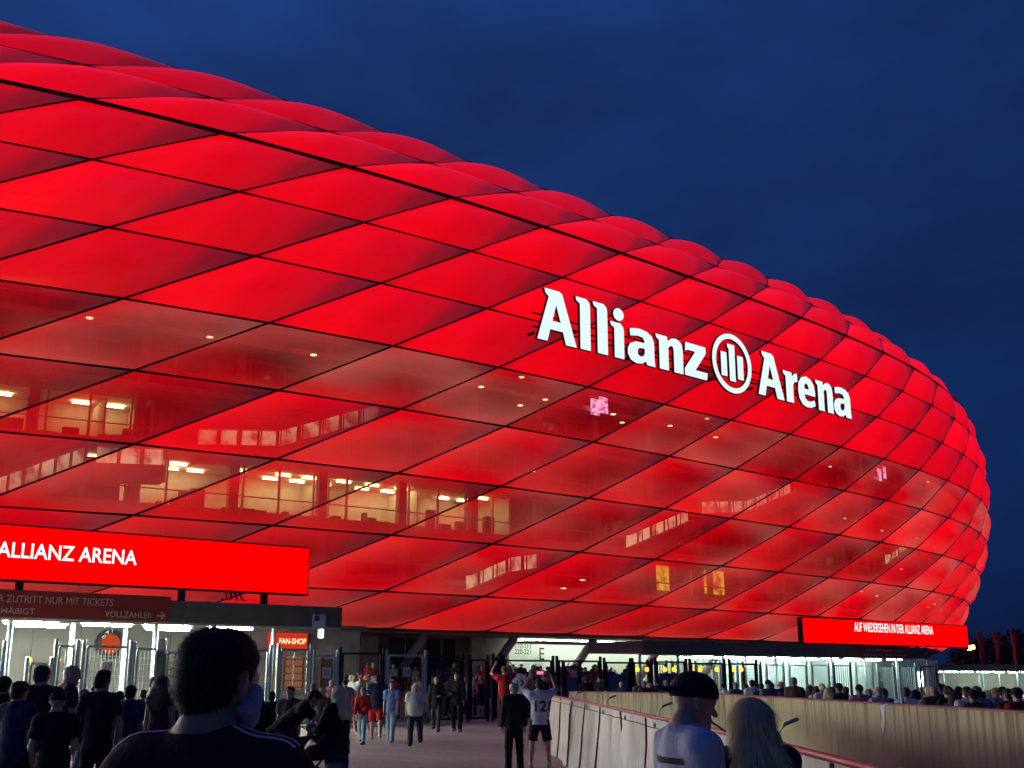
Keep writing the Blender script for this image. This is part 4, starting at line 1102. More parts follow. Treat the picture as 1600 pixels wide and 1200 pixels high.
def hairm(c):
    n = 'hair_' + c
    if n in MATS: return MATS[n]
    m, N, L, out = nodes_of(n); b = N.new('ShaderNodeBsdfPrincipled'); tc = N.new('ShaderNodeTexCoord')
    sp_ = N.new('ShaderNodeSeparateXYZ'); L.new(tc.outputs['Object'], sp_.inputs[0])
    an = N.new('ShaderNodeMath'); an.operation = 'ARCTAN2'; L.new(sp_.outputs[0], an.inputs[0]); L.new(sp_.outputs[1], an.inputs[1])
    mp = N.new('ShaderNodeCombineXYZ')                                    # strands run down from the crown
    for i_, (src, f) in enumerate(((an.outputs[0], 34.0), (sp_.outputs[2], 7.0))):
        q = N.new('ShaderNodeMath'); q.operation = 'MULTIPLY'; q.inputs[1].default_value = f; L.new(src, q.inputs[0]); L.new(q.outputs[0], mp.inputs[i_])
    nz = N.new('ShaderNodeTexNoise'); nz.inputs['Scale'].default_value = 1.0; nz.inputs['Detail'].default_value = 3
    r = N.new('ShaderNodeValToRGB'); col = HAIRC[c]
    r.color_ramp.elements[0].position = .3; r.color_ramp.elements[0].color = (*[x * .5 for x in col], 1); r.color_ramp.elements[1].position = .7; r.color_ramp.elements[1].color = (*[min(1, x * 1.5) for x in col], 1)
    L.new(mp.outputs[0], nz.inputs['Vector']); L.new(nz.outputs['Fac'], r.inputs['Fac']); L.new(r.outputs['Color'], b.inputs['Base Color'])
    bp = N.new('ShaderNodeBump'); bp.inputs['Strength'].default_value = .5; bp.inputs['Distance'].default_value = .006
    L.new(nz.outputs['Fac'], bp.inputs['Height']); L.new(bp.outputs[0], b.inputs['Normal']); b.inputs['Roughness'].default_value = .55; b.inputs['Specular IOR Level'].default_value = .25; L.new(b.outputs[0], out.inputs['Surface'])
    return m
def rotx(v, a): c, s = math.cos(a), math.sin(a); return np.array((v[0], v[1] * c - v[2] * s, v[1] * s + v[2] * c))
def rotz(v, a): c, s = math.cos(a), math.sin(a); return np.array((v[0] * c - v[1] * s, v[0] * s + v[1] * c, v[2]))
def unit(v): v = np.array(v, float); return v / np.linalg.norm(v)
ARM_DOWN = ((.14, .02, -1), (.05, .16, -1))
ARM_SWING_F = ((.12, .35, -1), (.0, .55, -1))
ARM_SWING_B = ((.14, -.35, -1), (.10, -.05, -1))
ARM_BENT = ((.22, .0, -1), (-.35, .75, -.05))
ARM_UP = ((.55, .65, .42), (-.45, .25, 1))
ARM_FRONT = ((.15, .55, -1), (-.2, 1, .1))
ARM_REACH = ((.1, .95, -.6), (.0, 1, -.3))
def person(label, loc, rz, H=1.75, W=1.0, h=.013, lean=0.0, head=(0, 0), arms=(ARM_DOWN, ARM_DOWN), legs=((.0, .0, .03), (.0, .0, .03)), top='tee', topm=None, bottom='trousers', botm=None,
           hair='short', hairc='brown', sk=0, shoem=None, belly=0.0, group=None, seed=0, bust=0.0, name='person', cat='person'):
    S = H / 1.75; X = np.array((1., 0, 0))
    P = np.array((0., 0, .95)); up = np.array((0, math.sin(lean), math.cos(lean))); fw = np.array((0, math.cos(lean), -math.sin(lean)))
    C = P + up * .34; N_ = P + up * .525
    hy, hpch = head; hl = lean * .55 + hpch
    hup = np.array((0, math.sin(hl), math.cos(hl))); hfw = rotz(np.array((0, math.cos(hl), -math.sin(hl))), hy); hr = np.cross(hfw, hup)
    hc = N_ + hup * .155 + hfw * .012
    Hd = lambda x, y, z: hc + hr * x + hfw * y + hup * z
    sh = [N_ - up * .055 + X * s * .175 * (.55 + .45 * W) for s in (-1, 1)]
    hip = [P + X * s * .085 * W - np.array((0, 0, .03)) for s in (-1, 1)]
    A, Lg = [], []
    for i, s in enumerate((-1, 1)):
        u, f = (unit((v[0] * s, v[1], v[2])) for v in arms[i]); el = sh[i] + u * .285; wr = el + f * .25; A.append((sh[i], el, wr, f))
        a, kb, spd = legs[i]; th = unit((spd * s, math.sin(a), -math.cos(a))); sn = unit((spd * s * .4, math.sin(a - kb), -math.cos(a - kb)))
        kn = hip[i] + th * .42; an = kn + sn * .415; Lg.append((hip[i], kn, an, sn))
    dz = .075 - min(l[2][2] for l in Lg)
    D = np.array((0, 0, dz)); mv = lambda v: (v + D) * S
    k_ = S; wv = W ** .6
    body = []
    def add(L_, a, b, ra, rb=None, k=.03, sq=None, cut=None, inf=0.0):
        L_.append(Cap(mv(a), mv(b), ra * k_ + inf, (ra if rb is None else rb) * k_ + inf, k, sq, None if cut is None else [(mv(p), n) for p, n in cut]))
    # head with face
    add(body, Hd(0, -.018, .030), Hd(0, .012, .034), .088, .082, .02, (hr, .88))
    add(body, Hd(0, .022, -.01), Hd(0, .045, -.078), .064, .043, .03, (hr, .92))
    add(body, Hd(-.03, .075, .018), Hd(.03, .075, .018), .017, None, .02)
    add(body, Hd(0, .086, .0), Hd(0, .108, -.034), .010, .0145, .012)
    add(body, Hd(-.018, .080, -.064), Hd(.018, .080, -.064), .012, None, .010)
    add(body, Hd(0, .072, -.098), Hd(0, .070, -.098), .022, None, .02)
    for s in (-1, 1): add(body, Hd(.083 * s, -.018, .016), Hd(.079 * s, -.006, -.026), .021, .012, .008, (hr, .55))
    add(body, N_ - up * .03 - fw * .014, Hd(0, -.026, -.050), .060 * wv, .051 * wv, .03)
    for s in (0, 1): add(body, N_ + up * .045 - fw * .022, sh[s] + up * .028 - fw * .01, .040 * wv, .034, .05)      # slope of the neck into the shoulders
    # trunk
    add(body, P, C, .128 * W, .138 * W, .06, (fw, .70)); add(body, C, C + up * .06, .138 * W, .125 * W, .05, (fw, .66))
    add(body, sh[0] + X * .03, sh[1] - X * .03, .068 * wv, None, .06, (fw, .85))
    if belly: add(body, P + up * .12 + fw * .05, P + up * .16 + fw * .06, .13 * W + belly, None, .08, (fw, .75))
    for i, (a, e, w, f) in enumerate(A):
        add(body, a, e, .052 * wv, .040 * wv, .04); add(body, e, w, .041 * wv, .027 * wv, .025)
        side = unit(np.cross(f, (0, 0, 1)) if abs(f[2]) < .9 else np.cross(f, (0, 1, 0))); pal = w + f * .075
        if abs(f[2]) >= .9: side = np.array((0, 1., 0))
        nrm = np.cross(f, side)
        add(body, w + f * .01, pal, .030, .034, .02, (nrm, .5))
        for q, (o_, l_) in enumerate(((-.030, .062), (-.011, .074), (.009, .070), (.028, .055))):
            k0 = pal + side * o_; k1 = k0 + f * l_ * .55 + side * o_ * .15; k2 = k1 + f * l_ * .4 + nrm * .022
            add(body, k0, k1, .0095, .009, .006); add(body, k1, k2, .009, .0075, .006)
        t0 = w + f * .025 + side * .028; t1 = t0 + f * .035 + side * .030; add(body, t0, t1, .012, .010, .008); add(body, t1, t1 + f * .032, .010, .008, .006)
    for (hp_, kn, an, sn) in Lg:
        add(body, hp_, kn, .082 * wv, .054 * wv, .05); add(body, kn, an, .054 * wv, .036 * wv, .03); add(body, kn + sn * .10 - np.array((0, .016, 0)), kn + sn * .17 - np.array((0, .014, 0)), .046 * wv, .040 * wv, .04)
        add(body, an, an + np.array((0, .12, -.045)), .036, .030, .03)
    root = link(name, sdf_mesh(name, body, h), skin(sk))
    root.location = loc; root.rotation_euler = (0, 0, rz); tag(root, label, cat, group)
    root.data.materials.clear(); root.data.materials.append(skin(sk))
    # top
    ease = .012 + h * .5
    if top:
        T = []
        hem = P - up * (.10 if top != 'coat' else .22)
        add(T, P - up * .08 - fw * .014, P + up * .10, .150 * W, .140 * W, .06, (fw, .82), None, ease); add(T, P + up * .05, C, .136 * W, .142 * W, .06, (fw, .74), None, ease); add(T, C, C + up * .07, .142 * W, .128 * W, .05, (fw, .70), None, ease)
        add(T, sh[0] + X * .03, sh[1] - X * .03, .071 * wv, None, .07, (fw, .88), None, ease * .8)
        for s in (0, 1): add(T, N_ + up * .012 - fw * .022, sh[s] + up * .022 - fw * .01, .042 * wv, .040, .06, None, None, ease * .7)
        if belly: add(T, P + up * .10 + fw * .05, P + up * .16 + fw * .06, .13 * W + belly, None, .08, (fw, .78), None, ease)
        if bust: add(T, C - X * .05 + fw * .07 + up * .02, C + X * .05 + fw * .07 + up * .02, bust, None, .06, None, None, ease * .5)
        if top == 'coat': add(T, P - up * .10, P - up * .26, .15 * W, .17 * W, .06, (fw, .78), None, ease)
        for (a, e, w, f) in A:
            u = unit(e - a)
            if top == 'tee': add(T, a, a + u * .24, .058 * wv, .060 * wv, .05, None, [(a + u * .185, u)], ease)
            elif top != 'tank':
                add(T, a, e, .058 * wv, .050 * wv, .05, None, None, ease); add(T, e, w, .048 * wv, .038 * wv, .03, None, [(w - f * .012, f)], ease)
        o = link('shirt' if top != 'coat' else 'coat', sdf_mesh('shirt', T, h, [(mv(hem), -up)], [Cap(mv(N_ + up * .04 + fw * .01), mv(N_ + up * .10 + fw * .01), .066 * wv * k_)], .004, seed), topm, root)
    if bottom:
        B = []
        waist = P + up * .06
        add(B, P - up * .06, P + up * .04, .130 * W, .126 * W, .06, (fw, .76), None, ease * .7)
        for (hp_, kn, an, sn) in Lg:
            th = unit(kn - hp_)
            if bottom == 'shorts': add(B, hp_, kn + th * .06, .084 * wv, .076 * wv, .05, None, [(kn - th * .03, th)], ease)
            else:
                r2 = .052 if bottom == 'trousers' else .040
                add(B, hp_, kn, .087 * wv, .060 * wv, .05, None, None, ease * .8); add(B, kn, an + sn * .05, .058 * wv, r2 * wv, .04, None, [(an + sn * .03, sn)], ease * .8)
        link('trousers' if bottom != 'shorts' else 'shorts', sdf_mesh('trousers', B, h, [(mv(waist), up)], (), .003, seed + 3), botm, root)
    for (hp_, kn, an, sn) in Lg:
        F_ = []
        b0 = an + np.array((0, -.035, -.030)); b1 = an + np.array((0, .155, -.045))
        add(F_, b0, b1, .040, .034, .03, None, None, .006); add(F_, an + np.array((0, 0, .0)), b0, .042, .042, .03, None, None, .004)
        link('shoe', sdf_mesh('shoe', F_, min(h, .012), [((0, 0, mv(an - np.array((0, 0, .073)))[2]), (0, 0, -1)), (mv(an + np.array((0, 0, .03))), (0, 0, 1))]), shoem or cloth('white_shoe', (.55, .54, .52)), root)
    # hair
    hm = hairm(hairc)
    Hr = []; inf = .010 + h * .25
    add(Hr, Hd(0, -.020, .032), Hd(0, .010, .036), .089, .083, .02, (hr, .90), None, inf)
    cut = [(mv(Hd(0, .055, .055)), unit(hfw * 1.0 - hup * .35))]
    if hair == 'short':
        add(Hr, Hd(0, -.055, -.01), Hd(0, -.05, -.055), .056, .042, .03, None, None, inf * .5)
        cut = [(mv(Hd(0, .060, .062)), unit(hfw * .8 - hup * .62)), (mv(Hd(0, -.03, -.070)), unit(-hup))]
        cut2 = [Cap(mv(Hd(s * .09, .035, -.03)), mv(Hd(s * .09, .07, -.06)), .05 * k_) for s in (-1, 1)] + [Cap(mv(Hd(s * .085, -.008, .0)), mv(Hd(s * .085, -.004, -.07)), .024 * k_) for s in (-1, 1)]
        link('hair', sdf_mesh('hair', Hr, min(h, .012), cut, cut2, .0025, seed), hm, root)
    elif hair == 'quiff':
        add(Hr, Hd(-.02, .03, .105), Hd(.02, .06, .118), .034, .028, .03, None, None, inf); add(Hr, Hd(0, -.03, .105), Hd(0, .03, .115), .045, .04, .03, None, None, inf)
        add(Hr, Hd(0, -.055, -.01), Hd(0, -.05, -.05), .054, .040, .03, None, None, inf * .5)
        link('hair', sdf_mesh('hair', Hr, min(h, .012), [(mv(Hd(0, .085, .062)), unit(hfw * .75 - hup * .66)), (mv(Hd(0, -.03, -.062)), unit(-hup))], (), .003, seed), hm, root)
    elif hair == 'long':
        back = unit(-hfw * .9 - hup * .0)
        for s in (-1, 0, 1):
            add(Hr, Hd(s * .055, -.045, .01), Hd(s * .060, -.06, -.11), .050, .050, .05, None, None, inf)
            add(Hr, Hd(s * .060, -.060, -.10), N_ - fw * .105 + X * s * .080 - up * .04, .048, .044, .05, None, None, inf)
            add(Hr, N_ - fw * .105 + X * s * .080 - up * .04, N_ - fw * .125 + X * s * .070 - up * .15, .042, .020, .05, None, None, inf)
        for s in (-1, 1): add(Hr, Hd(s * .075, .005, .02), Hd(s * .088, .005, -.14), .026, .028, .03, None, None, inf)
        link('hair', sdf_mesh('hair', Hr, min(h, .012), [], [Cap(mv(Hd(0, .085, -.01)), mv(Hd(0, .10, -.14)), .066 * k_), Cap(mv(Hd(0, .10, .0)), mv(Hd(0, .13, -.05)), .075 * k_)], .004, seed), hm, root)
    elif hair == 'bun':
        add(Hr, Hd(0, -.10, .05), Hd(0, -.12, .04), .038, None, .02, None, None, inf)
        link('hair', sdf_mesh('hair', Hr, min(h, .012), [(mv(Hd(0, .05, .06)), unit(hfw * .7 - hup * .7))], (), .003, seed), hm, root)
    elif hair in ('cap', 'cap_back'):
        s = 1 if hair == 'cap' else -1
        add(Hr, Hd(0, -.018, .042), Hd(0, .012, .044), .091, .086, .02, (hr, .90), None, inf * .7)
        add(Hr, Hd(0, s * .085, .045), Hd(0, s * .155, .030), .062, .055, .02, (hup, .14))
        link('cap', sdf_mesh('cap', Hr, min(h, .009), [(mv(Hd(0, 0, .022)), unit(-hup + hfw * (.12 * -s)))], (), 0, seed), topm if False else cloth('black_cap', (.012, .012, .014)), root)
        if hair == 'cap':
            Hs = []; add(Hs, Hd(0, -.022, .02), Hd(0, -.040, -.040), .086, .050, .03, (hr, .90), None, .005 + h * .35)
            link('hair', sdf_mesh('hair', Hs, min(h, .010), [(mv(Hd(0, -.03, 0)), unit(hfw - hup * .2)), (mv(Hd(0, 0, -.045)), -hup)], (), 0, seed), hm, root)
    bpy.context.view_layer.update()
    return root, dict(Hd=Hd, mv=mv, N=N_, C=C, P=P, up=up, fw=fw, sh=sh, A=A, S=S)
def drape(me, target, origin_dir, off=.006):
    """lay a flat mesh (lettering, stripes) onto a garment along a direction, in the garment's own space"""
    bm = bmesh.new(); bm.from_mesh(me)
    bmesh.ops.triangulate(bm, faces=bm.faces); bmesh.ops.subdivide_edges(bm, edges=[e for e in bm.edges if e.calc_length() > .03], cuts=2, use_grid_fill=False)
    bm.to_mesh(me); bm.free()
    t = target.data; bvh = BVHTree.FromPolygons([v.co for v in t.vertices], [p.vertices for p in t.polygons]); d = Vector(origin_dir).normalized()
    for v in me.vertices:
        hit = bvh.ray_cast(v.co - d * 1.0, d)
        if hit[0] is not None: v.co = hit[0] - d * off
    me.update()
C_ = cloth
BLK, NAVY, RED, WHITE, BLUE, GREY, JEANS, MAROON, CREAM, OLIVE, PALEBLUE, BROWN, PINK = (C_(n, c) for n, c in (
    ('black', (.014, .013, .015)), ('navy', (.018, .026, .075)), ('red', (.45, .018, .022)), ('white', (.62, .61, .60)), ('light_blue', (.20, .34, .52)), ('grey', (.16, .16, .17)), ('jeans', (.05, .075, .15)),
    ('maroon', (.07, .012, .018)), ('cream', (.52, .49, .40)), ('olive', (.10, .10, .05)), ('pale_jeans', (.30, .42, .50)), ('brown', (.10, .06, .04)), ('pink', (.50, .18, .20))))
def stand(px, py, Y):
    p = at(px, py, Y); return (p.x, p.y, 0), p.z
WALK_A = ((.32, .10, .03), (-.28, .35, .03)); WALK_B = ((-.28, .35, .03), (.32, .10, .03)); WIDE = ((.02, .02, .16), (.02, .02, .16)); EASY = ((.03, .03, .05), (-.05, .08, .06))
def who(label, px, py, Y, rz, **k):
    loc, H = stand(px, py, Y); return person(label, loc, math.radians(rz), H, **k)

def strands(root, n, l0, l1, w, lift, seed):
    """fine locks growing out of the hair mass, each a bent ribbon"""
    hr = child(root, 'hair'); me = hr.data; r_ = np.random.default_rng(seed); vv, ff = [], []
    pick = r_.integers(0, len(me.vertices), n)
    for i in pick:
        v = me.vertices[int(i)]; nm = v.normal; p = v.co
        down = Vector((0, 0, -1)); tan = down - nm * down.dot(nm)
        if tan.length < .05: tan = Vector((r_.normal(), r_.normal(), 0))
        tan.normalize(); d = (tan * (1 - lift) + nm * lift + Vector(r_.normal(0, .16, 3))).normalized(); L_ = r_.uniform(l0, l1)
        sd = d.cross(nm); sd = sd.normalized() * w if sd.length > 1e-4 else Vector((w, 0, 0))
        a = p - nm * .001; b = a + d * L_ * .5 + nm * .002; c = a + (d * 1.0 + tan * .25).normalized() * L_ + nm * .001
        k = len(vv); vv += [a - sd, a + sd, b - sd * .8, b + sd * .8, c]; ff += [(k, k + 1, k + 3, k + 2), (k + 2, k + 3, k + 4)]
    m2 = bpy.data.meshes.new('hair_strands'); m2.from_pydata([tuple(v) for v in vv], [], ff); m2.update()
    o = link('hair_strands', m2, hr.data.materials[0], hr); o['kind'] = 'stuff'
# nearest: a man seen from behind
bigman, K = who('man from behind with cropped dark hair and dark jersey with pale shoulder stripes', 338, 979, 2.95, -14, W=1.06, h=.0065, head=(-.26, .08), topm=MAROON, botm=JEANS, hair='short', hairc='brown', sk=2, legs=EASY, seed=1)
strands(bigman, 7000, .006, .013, .0010, .42, 11)
shirt = child(bigman, 'shirt')
for s in (-1, 1):
    for q in range(3):
        a, b = K['mv'](K['N'] + np.array((s * .075, -.035 + q * .026, .1))), K['mv'](K['sh'][0 if s < 0 else 1] + np.array((s * .05, -.035 + q * .026, .1)))
        n = 10; vv, ff = [], []
        for i in range(n + 1):
            p = a + (b - a) * i / n; vv += [p + np.array((0, -.005, 0)), p + np.array((0, .005, 0))]
        for i in range(n): ff.append((2 * i, 2 * i + 2, 2 * i + 3, 2 * i + 1))
        me = bpy.data.meshes.new('shoulder_stripe'); me.from_pydata([tuple(v) for v in vv], [], ff); me.update(); drape(me, shirt, (0, 0, -1), .003)
        link('shoulder_stripe', me, WHITE, shirt)
cl = [Cap(K['mv'](K['N'] + np.array((.072 * math.cos(w), .066 * math.sin(w), .012 - .018 * math.sin(w)))), K['mv'](K['N'] + np.array((.072 * math.cos(w + .35), .066 * math.sin(w + .35), .012 - .018 * math.sin(w + .35)))), .014, None, .01) for w in np.arange(0, 6.28, .35)]
link('collar', sdf_mesh('collar', cl, .006), C_('pale_lilac', (.42, .38, .50)), shirt)

Hd, mv = (lambda f: (lambda *a: K['mv'](f(*a))))(K['Hd']), None
mk = [Cap(Hd(-.05, .062, -.02), Hd(.05, .062, -.02), .030, None, .03), Cap(Hd(-.040, .058, -.075), Hd(.040, .058, -.075), .030, None, .03), Cap(Hd(0, .082, -.04), Hd(0, .080, -.07), .030, None, .03), Cap(Hd(.058, .022, -.055), Hd(.05, .05, -.06), .022, .028, .02), Cap(Hd(-.058, .022, -.055), Hd(-.05, .05, -.06), .022, .028, .02)]
link('face_mask', sdf_mesh('face_mask', mk, .0065), C_('pale_lilac_mask', (.42, .37, .50)), bigman)
# couple at the tarpaulin fence
capman, K = who('man in black backward cap and pale tee with black chest stripe', 1070, 1051, 5.6, -74, W=1.10, h=.008, head=(-.06, .20), topm=C_('pale_lilac_tee', (.46, .44, .55)), botm=JEANS, hair='cap_back', hairc='black', sk=0, legs=EASY, seed=2)
shirt = child(capman, 'shirt')
z = K['mv'](K['C'] + K['up'] * .085)[2]; ax_ = Vector((*K['mv'](K['C'])[:2], 0))
t = shirt.data; bvh = BVHTree.FromPolygons([v.co for v in t.vertices], [p.vertices for p in t.polygons]); vv, ff, ok = [], [], []
for i in range(121):
    w_ = math.radians(-180 + 360 * i / 120); d_ = Vector((math.sin(w_), math.cos(w_), 0))
    for dz_ in (-.014, .014):
        hit = bvh.ray_cast(ax_ + Vector((0, 0, z + dz_)) + d_ * .9, -d_); good = hit[0] is not None and abs(hit[0].x - ax_.x) < .165
        vv.append(hit[0] + d_ * .004 if good else Vector((0, 0, 1))); ok.append(good)
for i in range(120):
    q = (2 * i, 2 * i + 2, 2 * i + 3, 2 * i + 1)
    if all(ok[k] for k in q) and max((vv[q[0]] - vv[q[1]]).length, (vv[q[3]] - vv[q[2]]).length) < .05: ff.append(q)
MB().add(vv, ff).build('chest_stripe', BLK, shirt)
m0 = Vector(K['mv'](K['Hd'](0, .088, -.066))); m1 = Vector(K['mv'](K['Hd'](0.01, .165, -.098)))
tag(MB().tube([capman.matrix_world @ m0, capman.matrix_world @ m1], .0045, 8).build('cigarette', mat('cigarette_paper', (.12, .10, .09), .8)), 'thin cigarette held in the lips of the man in the cap', 'cigarette')
blonde_front, _ = who('woman with long straight blonde hair and black top beside the man in the cap', 1172, 1089, 5.9, 8, W=.96, h=.008, head=(-.1, .06), top='long', topm=BLK, botm=BLK, hair='long', hairc='blonde', sk=3, legs=EASY, seed=3)
strands(blonde_front, 6000, .05, .12, .0012, .03, 12)

# silhouettes on the left
who('man with cropped hair at the edge, dark reddish top, in front of the gates', 8, 1056, 15.5, 5, topm=MAROON, botm=BLK, hair='short', hairc='brown', sk=2, seed=4)
who('broad-shouldered man in dark shirt with brown hair, back turned', 66, 1039, 14.2, 8, W=1.28, topm=C_('dark_brown', (.03, .02, .02)), botm=BLK, hair='short', hairc='brown', head=(-.3, .1), arms=(ARM_BENT, ARM_BENT), seed=5)
who('bald man in profile wearing a dark tee in front of the mesh gate', 111, 1038, 16.4, -62, W=1.08, topm=C_('dark_plum', (.04, .022, .04)), botm=JEANS, hair=None, sk=1, head=(-.1, .1), seed=6)
who('young man with swept-up black hair and dark printed tee, arms held out slightly', 160, 1051, 15.2, 2, W=1.02, topm=C_('charcoal', (.022, .02, .026)), botm=BLK, hair='quiff', hairc='black', head=(-.5, .05), arms=(((.34, .05, -1), (.12, .2, -1)), ((.3, .0, -1), (.1, .12, -1))), legs=EASY, seed=7)
who('man in navy tee with close-cropped hair walking towards the gates', 205, 1067, 17.2, -6, W=1.08, topm=NAVY, botm=BLK, hair='short', hairc='black', sk=2, legs=WALK_A, arms=(ARM_SWING_B, ARM_DOWN), seed=8)
who('child in dark hooded top between the man in navy and the man with swept-up hair', 183, 1086, 24, 0, h=.016, top='long', topm=BLK, botm=GREY, hair='short', hairc='brown', seed=9)
who('woman with long brown hair and dark skirted top left of the large dark head', 254, 1055, 16.2, -20, W=.9, top='tank', topm=C_('dark_rose', (.10, .03, .05)), botm=BLK, hair='long', hairc='light_brown', bust=.05, legs=EASY, seed=10)
who('grey-haired person in cream knitted top beyond the long-haired woman', 242, 1058, 23, -60, h=.016, W=1.1, top='long', topm=CREAM, botm=GREY, hair='short', hairc='grey', seed=11)
who('woman with long dark hair and black coat beside the bending man', 402, 1079, 18.5, 10, W=.95, top='coat', topm=BLK, botm=BLK, hair='long', hairc='brown', legs=EASY, seed=12)
b_loc, _ = stand(437, 1090, 17.6)
person('man in black tee and grey jeans bending down over the pushchair', b_loc, math.radians(-78), 1.78, 1.05, lean=.80, head=(0, .35), arms=(ARM_REACH, ARM_REACH), topm=BLK, botm=C_('grey_jeans', (.11, .115, .14)), hair='short', hairc='black', legs=((.12, .1, .06), (-.2, .06, .06)), seed=13)
who('short-haired person standing behind the bending man', 454, 1072, 21, 170, h=.016, topm=BROWN, botm=BLK, hair='short', hairc='brown', seed=14)
who('blonde woman in loose black top and navy trousers holding the pushchair handle', 530, 1071, 15.6, 62, W=1.14, top='long', topm=BLK, botm=NAVY, hair='long', hairc='blonde', sk=3, arms=(ARM_FRONT, ARM_FRONT), legs=EASY, bust=.05, seed=15)

# people walking out
def walker(label, px, py, fy, rz, **k):
    g_ = gp(px, fy); Y = g_.y; p = at(px, py, Y); return person(label, (p.x, p.y, 0), math.radians(rz), p.z, **k)
redgirl, K = walker('girl in red jacket and pale jeans carrying a small pale shoulder bag', 568, 1073, 1163, 172, W=.92, top='long', topm=RED, bottom='leggings', botm=PALEBLUE, hair='bun', hairc='light_brown', shoem=BLK, legs=WALK_A, arms=(ARM_BENT, ARM_SWING_F), seed=16)
bg = MB().box((0, 0, 0), (.19, .09, .17), bevel=.03).box((0, .05, .02), (.15, .02, .10), bevel=.008).build('bag', C_('pale_green_bag', (.42, .46, .36)), None)
bg.parent = redgirl; bg.location = (.05, .20, .82 * K['S']); bg.name = 'bag'
MB().tube([(.12, .13, .86), (.06, .17, 1.1), (-.10, .10, 1.36), (-.14, -.02, 1.40)], .012, 6).build('strap', BLK, bg).location = (-.05, -.20, -.82 * K['S'])
walker('small child in red top and red trousers beside the girl with the pale bag', 552, 1076, 1147, 178, W=.85, h=.015, topm=RED, botm=PINK, hair='long', hairc='blonde', legs=WALK_B, seed=17)
walker('large man in navy tee and red shorts seen from behind', 590, 1052, 1156, 4, W=1.22, topm=NAVY, bottom='shorts', botm=RED, hair='short', hairc='brown', legs=WALK_A, belly=.02, seed=18)
walker('young man in light blue tee and pale blue jeans walking forward', 613, 1063, 1160, 176, W=.94, topm=BLUE, botm=PALEBLUE, hair='short', hairc='black', legs=((.22, .05, -.05), (-.12, .3, .02)), arms=(ARM_SWING_F, ARM_DOWN), seed=19)
walker('stout woman in loose white tee and dark trousers walking forward', 650, 1066, 1165, 180, W=1.28, topm=C_('off_white_tee', (.55, .54, .47)), botm=C_('dark_grey', (.04, .04, .05)), hair='long', hairc='blonde', shoem=BLK, belly=.03, legs=WALK_B, arms=(((.5, .0, -1), (.25, .2, -1)), ARM_DOWN), seed=20)
bw_, K = walker('woman in black coat and tall boots with a black handbag', 682, 1054, 1143, 178, W=.98, top='coat', topm=BLK, bottom='leggings', botm=C_('grey_tights', (.07, .07, .075)), hair='bun', hairc='black', shoem=BLK, legs=WALK_A, arms=(ARM_BENT, ARM_DOWN), seed=21)
hbx = MB().box((0, 0, .14), (.30, .12, .28), taper=.85, bevel=.02).build('handbag', BLK, None); hbx.parent = bw_; hbx.location = (.32, .05, .32)
MB().tube([(-.08, 0, .28), (-.05, 0, .44), (.05, 0, .44), (.08, 0, .28)], .01, 6).build('handle', BLK, hbx)
walker('man all in black with white shoes beside the woman in the black coat', 714, 1050, 1143, 168, W=1.1, top='long', topm=BLK, botm=BLK, hair='short', hairc='black', legs=((.1, .05, .05), (-.12, .14, .05)), arms=(ARM_DOWN, ARM_BENT), seed=22)
walker('grey-haired person in black jacket and black trousers seen from behind', 803, 1067, 1206, 6, W=1.04, top='long', topm=BLK, botm=BLK, hair='short', hairc='grey', head=(.5, .0), arms=(ARM_DOWN, ARM_DOWN), legs=EASY, shoem=BLK, seed=23)
m12, K = walker('fan in white jersey number 12 and dark shorts raising a phone with both hands', 843, 1060, 1199, -4, W=1.08, h=.010, topm=C_('white_jersey', (.60, .56, .62)), bottom='shorts', botm=BLK, hair='short', hairc='brown', head=(0, -.12), arms=(ARM_UP, ARM_UP), legs=WIDE, seed=24)
shirt = child(m12, 'shirt')
def back_text(root, shirt, K, body, size, dzc, m=BLK):
    me = text_mesh(body, size, 0, 'CENTER', 0, .006)
    z0 = K['mv'](K['C'])[2] + dzc
    for v in me.vertices: v.co = Vector((v.co.x, -.6, z0 + v.co.y))
    me.update(); t = shirt.data; bvh = BVHTree.FromPolygons([v.co for v in t.vertices], [p.vertices for p in t.polygons])
    bm = bmesh.new(); bm.from_mesh(me); bmesh.ops.triangulate(bm, faces=bm.faces); bmesh.ops.subdivide_edges(bm, edges=[e for e in bm.edges if e.calc_length() > .03], cuts=2); bm.to_mesh(me); bm.free()
    for v in me.vertices:
        hit = bvh.ray_cast(v.co, Vector((0, 1, 0)))
        if hit[0]: v.co.y = hit[0].y - .006
    me.update(); o = link('lettering', me, m, shirt); o['kind'] = 'stuff'
back_text(m12, shirt, K, '12', .29, -.17)
ph = MB().box((0, 0, 0), (.15, .012, .075), bevel=.004).build('phone', BLK)
wr = [Vector(K['mv'](a[2] + a[3] * .09)) for a in K['A']]
mid = (wr[0] + wr[1]) / 2
ph.matrix_world = m12.matrix_world @ Matrix.Translation(mid + Vector((0, .02, .03)))
tag(ph, 'black phone held up by the fan in the number 12 jersey', 'phone')
scr = MB().box((0, -.0085, 0), (.138, .003, .066)).build('screen', glow('phone_screen', (.9, .25, .35), 1.0, False), ph)
walker('man in red shirt with raised arms standing at the open gate', 788, 1040, 1140, 8, W=1.1, h=.015, topm=RED, botm=C_('dark_red_trousers', (.06, .012, .014)), hair='short', hairc='light_brown', arms=(ARM_UP, ARM_UP), legs=EASY, seed=25)
pw, K = who('person in white jersey number 12 beyond the open gate', 812, 1042, 50, 0, h=.016, topm=C_('white_jersey', (.6, .56, .62)), botm=BLK, hair='short', hairc='black', seed=26)
back_text(pw, child(pw, 'shirt'), K, '12', .33, -.20)

